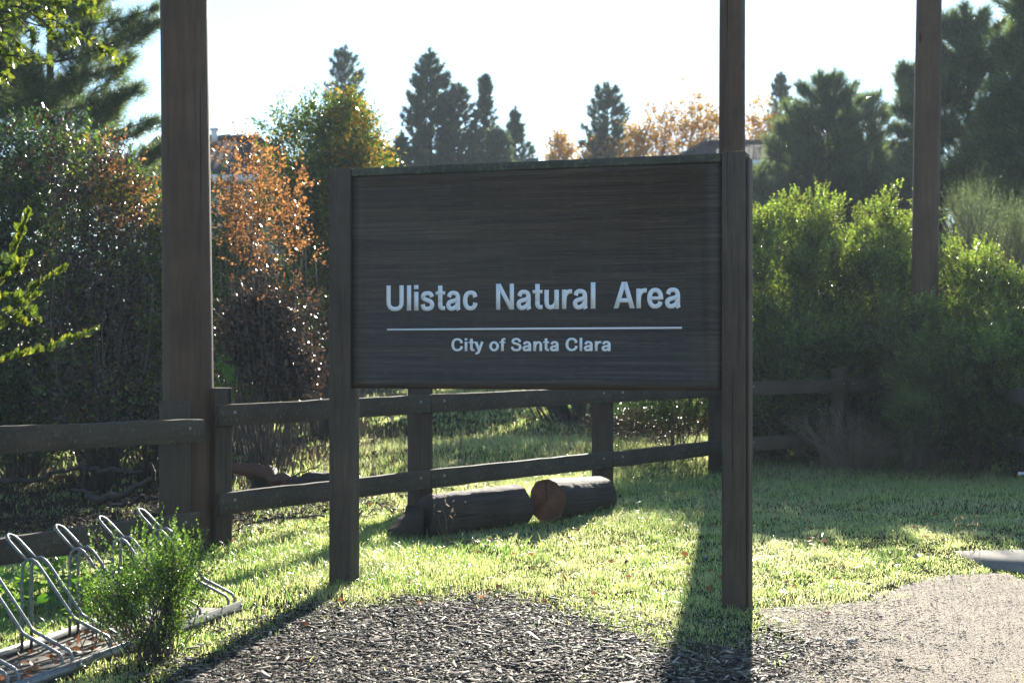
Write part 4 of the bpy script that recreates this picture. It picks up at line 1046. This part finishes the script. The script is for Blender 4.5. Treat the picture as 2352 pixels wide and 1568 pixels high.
for i, (px, d, py, rx, ry, lab) in enumerate([(2245, 23.5, 545, 85, 100, 'tall grey green wispy shrub behind the leaning pole to its right'), (2350, 23, 580, 60, 110, 'grey green wispy shrub at the far right edge')]):
    shrub('wispy_shrub', hb(PX(px, d), d), [E(px,py,d,rx,ry,.8,2), E(px-15,py-60,d,rx*.6,ry*.6,.6,1), E(px,py+150,d,rx,ry,.8,1)], 2300, .022, .008, 'sage', lab, 'shrub', 'wispy grey green shrubs', 70+i, sprigL=.3, nl=10, twigs=160, r0=.012, up=1.6, shell=.35, twmat='drytwig')
# brush sprawling over the fence at the right, and in the shade below the sign
shrub('brush_shrub', hb(PX(2090, 18.0), 18.0), [E(2120,900,18.0,60,100,.45,2), E(2100,950,17.8,50,55,.4,1), E(2150,840,18,60,80,.5,1)], 2600, .03, .016, 'coyote', 'green shrub sprawling forward over the end of the top rail', 'shrub', 'green brush shrubs behind the fence', 80, sprigL=.18, nl=10, twigs=30, r0=.01, up=.8)
shrub('bare_brush', hb(PX(1960, 18.4), 18.4), [E(1960,1000,18.3,70,60,.4,1), E(1900,960,18.6,120,60,.4,1), E(2030,1010,18.2,80,40,.4,1)], 260, .03, .012, 'brownleaf', 'tangle of bare dry stems at the lower rail of the fence', 'brush', 'bare brush in the shade', 81, sprigL=.2, nl=4, twigs=420, r0=.007, twmat='drytwig')
shrub('bare_brush', hb(PX(1560, 20), 20), [E(1540,975,20,140,30,.6,1), E(1430,975,21,110,24,.6,.8)], 1500, .040, .018, 'brownleaf', 'low dry brown brush in the shade under the sign', 'brush', 'bare brush in the shade', 82, sprigL=.14, nl=6, twigs=25, r0=.004, twmat='drytwig')
shrub('brush_shrub', hb(PX(1560, 19.8), 19.8), [E(1580,750,19.8,110,160,.8,2), E(1500,830,20.2,90,90,.8,1), E(1580,930,19.7,100,60,.6,1.2), E(1470,950,20.3,90,40,.6,.7)], 3000, .03, .016, 'toyon', 'green shrub mostly hidden behind the right half of the sign', 'shrub', 'green brush shrubs behind the fence', 83, sprigL=.19, nl=9, twigs=16, r0=.010, up=1.0, shell=.7, core=(3500, .09, 'coyote', [E(1570,770,20.3,140,150,1.0,1)]))  # darker leaf material puts shade into the colour of this shrub
shrub('brush_shrub', hb(PX(1330, 27), 27), [E(1300,660,27,170,190,1.4,2), E(1150,740,27,90,130,1.0,1)], 2200, .06, .028, 'midgreen', 'unseen dense shrub added behind the middle of the sign to cast shade', 'shrub', 'green brush shrubs behind the fence', 84, sprigL=.3, nl=8, twigs=40, r0=.03, up=.8, shell=.7, core=(3500, .12, 'midgreen', [E(1290,690,27.3,150,170,1.3,1)]))  # unseen shrub added to shade the ground below the board

shrub('brush_shrub', hb(PX(1500, 33), 33), [E(1490,660,33,180,210,1.5,2), E(1180,700,33.5,120,170,1.2,1)], 2200, .08, .04, 'midgreen', 'unseen broad shrub added far behind the sign to cast shade', 'shrub', 'green brush shrubs behind the fence', 85, sprigL=.3, nl=8, twigs=40, r0=.03, up=.8, shell=.7, core=(6500, .16, 'midgreen', [E(1480,680,33.3,170,200,1.4,1), E(1180,710,33.7,120,160,1.1,.6)]))  # another unseen shade caster added behind the board
# broad-leaved weeds along the left fence and behind the rack
rg = np.random.default_rng(91)
def discs(P, N, R, rg):
    n = len(P); N = unit(N); S = unit(np.cross(N, rg.normal(size=(n, 3)))); T = np.cross(N, S); k = 9
    a = np.linspace(.35, 2*np.pi-.35, k); V = [P]
    for i, t_ in enumerate(a): V.append(P+(S*math.cos(t_)+T*math.sin(t_))*(R*(1+.1*(i % 2)))[:, None]+N*(R*.22)[:, None])
    V = np.stack(V, 1); o = (np.arange(n)*(k+1))[:, None, None]
    return V.reshape(-1, 3), (o+np.array([(0, i, i+1) for i in range(1, k)])[None]).reshape(-1, 3)
for j, (cx_, cy_, sx_, sy_, n_, hz, lab) in enumerate([(-3.05, 9.4, .35, .7, 420, .14, 'bed of round leafed bright green weeds behind the bike rack'), (-2.55, 9.55, .25, .35, 160, .10, 'round leafed green weeds between the rack and the thick pole')]):
    x = cx_+rg.normal(0, sx_, n_); y = cy_+rg.normal(0, sy_, n_); k = ~in_rack(x, y, .03); x, y = x[k], y[k]
    zz = H(x, y)+rg.uniform(.03, hz+.08, len(x)); V, Fc = discs(np.stack([x, y, zz], 1), rg.normal(0, .4, (len(x), 3))+[0, -.1, 1], rg.uniform(.016, .036, len(x)), rg)
    o = new_obj('ground_cover', mesh_np('ground_cover', V, Fc), None, M['mallow']); tag(o, lab, 'weeds', kind='stuff')

# ------------------------------------------------------------------ pines
def pine(base, h, prof_, label, seed, tufts=900, nn=26, nl=.16, nw=.006, mat='pine', trunk_r=.16, whorls=16, per=6, droop=-.1, group='pine trees', cone=1.0, z0f=.1, lead=True, tilt=.55):
    rg = np.random.default_rng(seed); t = root('pine_tree', base, label, 'tree', group)
    mb = MB(); zs = np.linspace(0, h, 12); off_ = np.cumsum(rg.normal(0, .03, (12, 2)), 0)*np.linspace(0, 1, 12)[:, None]
    P = np.stack([off_[:, 0], off_[:, 1], zs], 1); P[0, 2] = -.2; mb.tube(P, np.linspace(trunk_r, .012, 12), 9)
    zp, rp_ = zip(*prof_); TP = []; TD = []
    tot = 0; br = []
    for i in range(whorls):
        f = z0f+(1-z0f)*(i+rg.uniform(0, .6))/whorls
        if f >= .985: continue
        R = np.interp(f, zp, rp_); k = per
        a0 = rg.uniform(0, 6.28)
        for j in range(k):
            a = a0+j*2*np.pi/k+rg.normal(0, .25); r = R*rg.uniform(.62, 1.12)
            c = np.array([np.interp(f*h, zs, P[:, 0]), np.interp(f*h, zs, P[:, 1]), f*h])
            up_ = tilt*r*(.5+.8*f)
            e = c+np.array([math.cos(a)*r, math.sin(a)*r, up_+rg.normal(0, .08*r)]); m_ = c+(e-c)*.5+np.array([0, 0, -.10*r])
            s = np.linspace(0, 1, 6)[:, None]; Q = (1-s)**2*c+2*s*(1-s)*m_+s**2*e
            mb.tube(Q, np.linspace(max(.012, trunk_r*.22*(1-f*.6)), .006, 6), 5, False); br.append((Q, r))
    wsum = sum(r for _, r in br)
    for Q, r in br:
        k = max(3, int(tufts*r/wsum)); s = rg.uniform(.28, 1, k)**.8; s[0] = 1
        q_ = np.stack([np.interp(s, np.linspace(0, 1, 6), Q[:, i]) for i in range(3)], 1); d_ = unit(Q[-1]-Q[-2])
        spread = r*.24*(1.10-s)+.02
        offv = rg.normal(0, 1, (k, 3))*spread[:, None]*np.array([1, 1, .55]); offv[0] = 0
        TP.append(q_+offv); TD.append(unit(unit(offv+1e-5)*.8+d_*1.0+np.array([0, 0, .75])+rg.normal(0, .25, (k, 3))))
    if lead:
        TP.append(P[-1:]+np.array([[0, 0, 0.]])); TD.append(np.array([[0, 0, 1.]]))
        for q in range(6): TP.append(P[-1:]-np.array([[0, 0, .12*q]])+rg.normal(0, .05, (1, 3))); TD.append(unit(rg.normal(0, .5, (1, 3))+[[0, 0, 1.]]))
    TP = np.concatenate(TP); TD = np.concatenate(TD); n = len(TP)
    pos = np.repeat(TP, nn, 0); D0 = np.repeat(TD, nn, 0); k = len(pos)
    pos = pos-D0*(rg.uniform(0, 1, k)*nl*.9)[:, None]
    D = unit(D0*cone+unit(rg.normal(size=(k, 3)))*.9); S = unit(np.cross(D, rg.normal(size=(k, 3))))
    L = nl*rg.uniform(.6, 1.1, k)[:, None]
    bend = np.array([0, 0, -.10])
    V = np.stack([pos-S*nw/2, pos+S*nw/2, pos+D*L+bend*L], 1).reshape(-1, 3)
    Fc = np.arange(k*3).reshape(-1, 3)
    new_obj('crown', mesh_np('crown', V, Fc), t, M[mat]); mb.build('trunk', M['trunk'], t, True)
    return t
def pbase(px, d): x = PX(px, d); return (x, d, Hf(x, d)-.1)
def ptop(py, d): return CAMZ+(HY-py)/F*d
# big pine upper left
pine(pbase(118, 22.5), 9.2, [(0, 1.3), (.38, 1.75), (.6, 1.55), (.8, 1.25), (1, .3)], 'large open pine tree with long needles at the upper left', 101, tufts=3000, nn=60, nl=.25, nw=.0085, trunk_r=.12, whorls=13, per=6, z0f=.40, tilt=.34)
pine(pbase(-120, 24), 9.5, [(0, 1.6), (.5, 1.8), (.8, 1.2), (1, .3)], 'pine tree at the left edge behind the large open pine', 102, tufts=1800, nn=40, nl=.20, nw=.010, trunk_r=.15, whorls=12, per=5, z0f=.4)
# centre, far
def outline(b, h, d, rows):               # rows: (photo row, half width in photo px), top first
    return sorted([((ptop(y, d)-b[2])/h, w_/F*d) for y, w_ in rows])
def far_pine(px, py, d, rows, label, seed, tufts=700, **kw):
    b = pbase(px, d); h = ptop(py, d)-b[2]; prof_ = outline(b, h, d, rows)
    return pine(b, h, prof_, label, seed, tufts=tufts, nn=kw.pop('nn', 22), nl=kw.pop('nl', .25), nw=kw.pop('nw', .045), mat='pinefar', trunk_r=.2, whorls=kw.pop('whorls', 40), per=kw.pop('per', 7), z0f=.25, **kw)
FP = [
 (993, 112, 60, [(112,6),(150,22),(200,45),(260,58),(330,66),(420,80),(600,90)], 'tallest dark pine of the distant group above the middle of the sign', 103, 2600),
 (1050, 190, 61, [(190,6),(230,26),(300,44),(380,55),(600,70)], 'slim pine joined to the right side of the tallest distant pine', 113, 1400),
 (1103, 172, 62, [(172,4),(200,16),(222,14),(260,22),(320,40),(400,60),(600,70)], 'thin topped pine right of the tallest distant pine', 104, 1300),
 (1183, 247, 63, [(247,5),(280,14),(320,24),(380,44),(600,60)], 'short thin pine at the right end of the distant group', 105, 900),
 (1135, 300, 59, [(300,10),(340,32),(400,50),(600,70)], 'low bushy pine in front of the distant group', 106, 900),
 (925, 305, 58, [(305,5),(340,16),(400,34),(600,40)], 'small low pine left of the tallest distant pine', 107, 500),
 (788, 103, 64, [(103,5),(140,24),(165,34),(200,42),(260,46),(400,60)], 'distant pine showing above the green and yellow tree', 108, 1500),
 (1393, 192, 66, [(192,8),(220,28),(260,38),(310,52),(370,60),(600,80)], 'distant conical pine right of the centre above the sign', 109, 1900),
 (1792, 168, 70, [(168,5),(200,16),(240,26),(300,32),(400,50)], 'slender distant pine just right of the middle pole', 110, 1000)]
for a_ in FP: far_pine(*a_[:6], tufts=int(a_[6]*1.15))
# right, nearer round pines
def near_pine(px, py, d, rows, label, seed, tufts, nn=40, nl=.34, nw=.017, **kw):
    b = pbase(px, d); h = ptop(py, d)-b[2]-.2
    return pine(b, h, outline(b, h, d, rows), label, seed, tufts=int(tufts*.72), nn=int(nn*1.35), nl=nl*1.2, cone=1.25, nw=nw, trunk_r=.14, per=kw.pop('per', 8), whorls=kw.pop('whorls', 20), z0f=.05, tilt=kw.pop('tilt', .55), **kw)
near_pine(1908, 165, 45, [(165,20),(220,60),(280,85),(350,105),(450,125),(700,130)], 'rounded bushy pine behind the brush between the middle and leaning poles', 120, 3400)
near_pine(1985, 205, 47, [(205,20),(260,50),(330,75),(450,90),(700,100)], 'smaller round pine close behind the rounded bushy pine', 121, 1800)
near_pine(1825, 262, 45.5, [(262,18),(320,45),(400,75),(500,90),(700,100)], 'low round pine at the left foot of the rounded bushy pine', 122, 1600)
near_pine(1722, 385, 44, [(385,20),(450,70),(600,100),(700,100)], 'low bushy pine added for shade behind the top of the right sign post', 127, 1500)  # extra pine added to extend the group's shade leftwards
near_pine(2045, 372, 46, [(372,30),(420,50),(500,80),(700,90)], 'low pine filling the gap left of the leaning pole', 128, 1300)
near_pine(2215, 12, 40, [(12,20),(80,70),(180,110),(300,140),(450,150),(700,150)], 'tall dense dark pine right of the leaning pole', 123, 4600)
near_pine(2110, 130, 42, [(130,18),(200,45),(270,55),(330,30),(400,60),(600,80)], 'dark pine rising just behind the leaning pole', 124, 2200)
near_pine(2400, -100, 34, [(-100,40),(0,100),(60,90),(150,90),(300,130),(600,150)], 'large pine reaching in from the right edge', 125, 3400)
near_pine(2310, 250, 47, [(250,40),(350,90),(500,120),(700,130)], 'dark bushy pine low behind the tall dense pine', 126, 1900)

# ------------------------------------------------------------------ distant autumn trees
aut = [(1455, 285, 64, 36, 'low orange leafed tree just right of the conical pine', 'a'), (1512, 235, 65, 60, 'autumn tree with orange leaves left of the middle pole, leftmost of its row', 'a'), (1580, 200, 66, 55, 'tallest thin orange leafed tree beside the middle pole', 'a'), (1625, 235, 64, 42, 'dense orange leafed tree touching the left side of the middle pole', 'a'),
       (1283, 300, 67, 32, 'small orange leafed tree between the distant pines', 'a'), (1375, 318, 66, 50, 'low orange leafed tree at the foot of the conical pine', 'a'), (1735, 215, 67, 38, 'orange leafed tree right of the middle pole', 'a'), (1775, 250, 68, 35, 'orange leafed tree in front of the slender distant pine', 'a')]
for i, (px, py, d, rx, lab, _) in enumerate(aut):
    hy = 400; ry = (hy-py)/2
    shrub('autumn_tree', pbase(px, d), [E(px,py+ry,d,rx,ry,.9,2), E(px,py+ry*1.5,d,rx*1.1,ry*.6,.9,1), E(px+rx*.3,py+ry*.7,d,rx*.6,ry*.7,.7,.6), E(px,470,d,rx,70,.9,.7)], 620 if rx < 50 else 820, .15, .10, 'autumn', lab, 'tree', 'orange leafed autumn trees', 130+i, sprigL=.38, nl=5, twigs=60, r0=.05, thin=1.1, up=1.0, shell=.4)

# ------------------------------------------------------------------ houses
def house(px0, px1, ridge0, ridge1, yr, ye, d, depth, label, win=(), vent=None, chimney=None):
    x0, x1 = PX(px0, d), PX(px1, d); rx0, rx1 = PX(ridge0, d+depth/2), PX(ridge1, d+depth/2)
    zr = CAMZ+(HY-yr)/F*(d+depth/2); ze = CAMZ+(HY-ye)/F*d; zg_ = Hf((x0+x1)/2, d)-.3
    t = root('house', ((x0+x1)/2, d, zg_), label, 'house'); cx_ = (x0+x1)/2
    L = lambda x, y, z: (x-cx_, y-d, z-zg_)
    m = MB(); m.box(L(x0+.5, d+.5, zg_), L(x1-.5, d+depth-.5, ze-.02)); m.build('wall', M['stucco'], t)
    m = MB(); a = [L(x0, d, ze), L(x1, d, ze), L(x1, d+depth, ze), L(x0, d+depth, ze), L(rx0, d+depth/2, zr), L(rx1, d+depth/2, zr)]
    b_ = [(x, y, z-.18) for x, y, z in a[:4]]
    m.add(a+b_, quads=[(0,1,5,4),(2,3,4,5)], tris=[(1,2,5),(3,0,4)]); rf_ = m.build('roof', M['roof'], t)
    m = MB(); 
    m.box(L(x0-.02, d-.04, ze-.20), L(x1+.02, d+.02, ze+.01)); m.box(L(x0-.02, d+.02, ze-.20), L(x0+.05, d+depth, ze+.01)); m.box(L(x1-.05, d+.02, ze-.20), L(x1+.02, d+depth, ze+.01))
    m.build('fascia', M['trim'], t)
    m = MB(); p0 = np.array(L(rx0, d+depth/2, zr)); p1 = np.array(L(rx1, d+depth/2, zr)); k = max(3, int(abs(rx1-rx0)/.42))
    for i in range(k):
        s0 = p0+(p1-p0)*i/k; s1 = p0+(p1-p0)*(i+1.12)/k; m.tube([s0+[0,0,.03], s1+[0,0,.06]], [.11, .13], 8)
    for c in (L(x0, d, ze), L(x1, d, ze)):
        c = np.array(c); pe = p0 if abs(c[0]-p0[0]) < abs(c[0]-p1[0]) else p1; kk = 10
        for i in range(kk): m.tube([c+(pe-c)*i/kk+[0,0,.04], c+(pe-c)*(i+1.1)/kk+[0,0,.05]], [.13, .11], 8)
    m.build('ridge_tiles', M['roof'], rf_)
    for wx0, wx1, wy0, wy1 in win:
        a0, a1 = PX(wx0, d+.5), PX(wx1, d+.5); z0_, z1_ = CAMZ+(HY-wy1)/F*(d+.5), CAMZ+(HY-wy0)/F*(d+.5)
        m = MB(); m.box(L(a0, d+.44, z0_), L(a1, d+.497, z1_)); wf = m.build('window', M['trim'], t)
        m = MB(); mx = (a0+a1)/2; m.box(L(a0+.06, d+.425, z0_+.06), L(mx-.03, d+.437, z1_-.06)); m.box(L(mx+.03, d+.425, z0_+.06), L(a1-.06, d+.437, z1_-.06)); m.build('pane', M['glass'], wf)
    if vent:
        vx = PX(vent[0], d+depth/2); m = MB(); zc = zr-.1; q_ = L(vx, d+depth/2-.3, zc)
        m.tube([q_, (q_[0], q_[1], q_[2]+.38)], .10, 10); m.tube([(q_[0], q_[1], q_[2]+.36), (q_[0], q_[1], q_[2]+.42)], [.16, .12], 10); m.build('vent', M['trim'], t)
    if chimney:
        c0, c1_, cyt, cyb = chimney; a0, a1 = PX(c0, d+1), PX(c1_, d+1); zt_ = CAMZ+(HY-cyt)/F*(d+1); m = MB(); m.box(L(a0+.06, d+1.06, ze-.3), L(a1-.06, d+1.6, zt_-.06)); ch = m.build('chimney', M['stucco'], t)
        m = MB(); m.box(L(a0, d+1, zt_-.10), L(a1, d+1.66, zt_)); m.box(L(a0+.05, d+1.05, zt_+.002), L(a1-.05, d+1.6, zt_+.04)); m.build('chimney_cap', M['chim'], ch)
    return t
house(292, 690, 366, 590, 322, 402, 44, 5, 'house with a dark tiled roof behind the thick pole', win=[(338, 368, 430, 505), (505, 548, 430, 500), (600, 650, 430, 505)], vent=(497,))
house(700, 945, 790, 880, 334, 396, 52, 5, 'pale house with a tiled roof mostly hidden behind the green and yellow tree', win=[(860, 900, 415, 470)])
house(1040, 1330, 1110, 1260, 384, 400, 60, 4, 'far house behind the sign with only its dark chimney cap showing', win=[(1100, 1150, 440, 490)], chimney=(1207, 1237, 366, 0))
house(1552, 2130, 1622, 2060, 331, 368, 60, 3.6, 'house with a tiled roof behind the middle pole and the rounded pine', win=[(1740, 1790, 390, 450), (1640, 1690, 390, 450)])

# ------------------------------------------------------------------ small things on the ground
rg = np.random.default_rng(77)
def leaf_obj(x, y, z, L, W, yaw, name, mat, label, cat, group, tilt=.25):
    m = MB(); n = 9; V = []; 
    for i in range(n):
        s = i/(n-1); w_ = W*math.sin(math.pi*min(1, s*.92+.06))**.7*(1+.18*math.sin(i*2.3))*.5
        zc = .35*L*math.sin(math.pi*s)*tilt
        V += [(L*(s-.5), -w_, zc+w_*.5), (L*(s-.5), 0, zc), (L*(s-.5), w_, zc+w_*.6)]
    q = []
    for i in range(n-1):
        a = i*3; q += [(a, a+1, a+4, a+3), (a+1, a+2, a+5, a+4)]
    m.add(V, quads=q); o = m.build(name, mat, None, True); o.location = (x, y, z+.012); o.rotation_euler = (rg.normal(0, .2), rg.normal(0, .2), yaw); tag(o, label, cat, group); return o
gl = [(700, 1445, .07, 'orange fallen leaf on the mulch at the left'), (905, 1552, .05, 'orange fallen leaf at the bottom edge of the mulch'), (1428, 1418, .06, 'dark red fallen leaf at the mulch edge near the grass'),
      (1620, 1300, .07, 'brown fallen leaf in the post shadow on the lawn'), (1440, 1308, .05, 'brown fallen leaf lying in the sunlit lawn'), (690, 1530, .05, 'small rust fallen leaf on the mulch below the shrub'),
      (2250, 1190, .06, 'dark fallen leaf on the shaded lawn at the right'), (2020, 1240, .09, 'pale curled fallen leaf where the lawn turns from shade to sun'), (2110, 1295, .10, 'large pale fallen leaf on the lawn near the concrete path'), (1905, 1418, .05, 'orange fallen leaf on the edge of the gravel')]
for px, py, L, lab in gl:
    (x, y), = g2w([(px, py)]); dark = 'dark' in lab or 'brown' in lab
    leaf_obj(x, y, Hf(x, y)+(.04 if py < 1330 else .014), L, L*.55, rg.uniform(0, 6), 'fallen_leaf', M['brownleaf'] if dark else (M['straw'] if 'pale' in lab else M['fallen']), lab, 'leaf', 'fallen leaves')
# leaves on the rack base: countless litter
n = 150; uu = rg.uniform(-.6, 1.6, n); ss = rg.uniform(.02, .46, n); F_ = Foliage()
P = np.array([rp(u, s, rz+.0) for u, s in zip(uu, ss)]); P[:, 0] += RF0[0]; P[:, 1] += RF0[1]; P[:, 2] = rz+.002+rg.uniform(0, .01, n)
V, Fc = leaves(P, np.stack([rg.normal(size=n), rg.normal(size=n), rg.uniform(0, .25, n)], 1), rg.uniform(.03, .075, n), rg.uniform(.02, .035, n), rg); F_.add(V, Fc)
o = F_.build('leaf_litter', M['fallen'], None); tag(o, 'curled brown and orange dead leaves strewn on the rack base', 'leaves', kind='stuff')
n = 420; x = rg.uniform(-3, 5, n); y = rg.uniform(8.6, 16.5, n); F_ = Foliage()
k = (keep_lawn(x, y) > .1); x, y = x[k], y[k]; n = len(x)
V, Fc = leaves(np.stack([x, y, H(x, y)+rg.uniform(.015, .05, n)], 1), np.stack([rg.normal(size=n), rg.normal(size=n), rg.uniform(-.1, .4, n)], 1), rg.uniform(.025, .07, n), rg.uniform(.015, .04, n), rg); F_.add(V, Fc)
o = F_.build('leaf_litter', M['fallen'], None); tag(o, 'small dead brown leaves scattered over the lawn', 'leaves', kind='stuff')
def stone(px, py, r, label, mat, flat=.45):
    (x, y), = g2w([(px, py)]); rr = np.random.default_rng(int(px)); V = []; n = 10
    P = [(0, 0, 1)]+[(math.cos(a)*c, math.sin(a)*c, s) for s, c in ((.6, .8), (.05, 1), (-.5, .8)) for a in np.linspace(0, 2*np.pi, n+1)[:-1]]+[(0, 0, -.8)]
    V = np.array(P)*r*(1+rr.normal(0, .10, (len(P), 1)))*np.array([1.3, .85, flat])
    T = [(0, 1+i, 1+(i+1) % n) for i in range(n)]+[(len(P)-1, 1+2*n+(i+1) % n, 1+2*n+i) for i in range(n)]
    Q = [(1+k*n+i, 1+(k+1)*n+i, 1+(k+1)*n+(i+1) % n, 1+k*n+(i+1) % n) for k in range(2) for i in range(n)]
    m = MB(); m.add(V, quads=Q, tris=T); o = m.build('stone', mat, None, True); o.location = (x, y, Hf(x, y)+r*flat*.5+.01); o.rotation_euler.z = rr.uniform(0, 3); tag(o, label, 'stone', 'loose stones on the gravel'); return o
M['palestone'] = simple('pale_stone', (.42, .38, .33), .8, bumpd=.004); M['darkstone'] = simple('dark_stone', (.07, .06, .05), .8, bumpd=.004)
stone(1958, 1478, .030, 'pale stone on the gravel near the bottom right', M['palestone']); stone(1880, 1474, .036, 'dark flat bark lump on the gravel beside the pale stone', M['darkstone'], .25)
stone(1995, 1344, .024, 'dark stone on the gravel near the lawn edge', M['darkstone']); stone(1873, 1390, .02, 'small dark stone on the gravel close to the grass', M['darkstone'], .3)
stone(2064, 1520, .018, 'small dark stone low on the gravel path', M['darkstone'])
# two white objects at the right edge of the lawn and one behind the right sign post
for px, py, w_, lab in ((2352, 1088, .05, 'small white pipe end at the right edge, upper of two'), (2350, 1108, .05, 'small white pipe end at the right edge, lower of two')):
    (x, y), = g2w([(px, py)]); m = MB(); m.tube([(-w_, 0, 0), (w_*.6, .01, .006)], [.018, .016], 12, False); m.tube([(-w_-.006, 0, 0), (-w_+.02, 0, 0)], [.024, .024], 12)
    o = m.build('pipe_end', M['plastic'], None, True); o.location = (x, y, Hf(x, y)+.10); tag(o, lab, 'pipe', 'white pipe ends')

# ------------------------------------------------------------------ thin haze volume added to imitate lens veiling glare
hm = bpy.data.materials.new('haze'); hm.use_nodes = True; ht = hm.node_tree; ht.nodes.clear()
hv = ht.nodes.new('ShaderNodeVolumePrincipled'); hv.inputs['Color'].default_value = (.80, .90, 1.0, 1); hv.inputs['Density'].default_value = .00085
hv.inputs['Anisotropy'].default_value = .1; ho = ht.nodes.new('ShaderNodeOutputMaterial'); ht.links.new(hv.outputs[0], ho.inputs['Volume'])
m = MB(); m.box((-150, -12, -1.2), (150, 112, 17)); o = m.build('haze', hm, None); tag(o, 'thin haze added to imitate the veil of lens glare', kind='stuff')
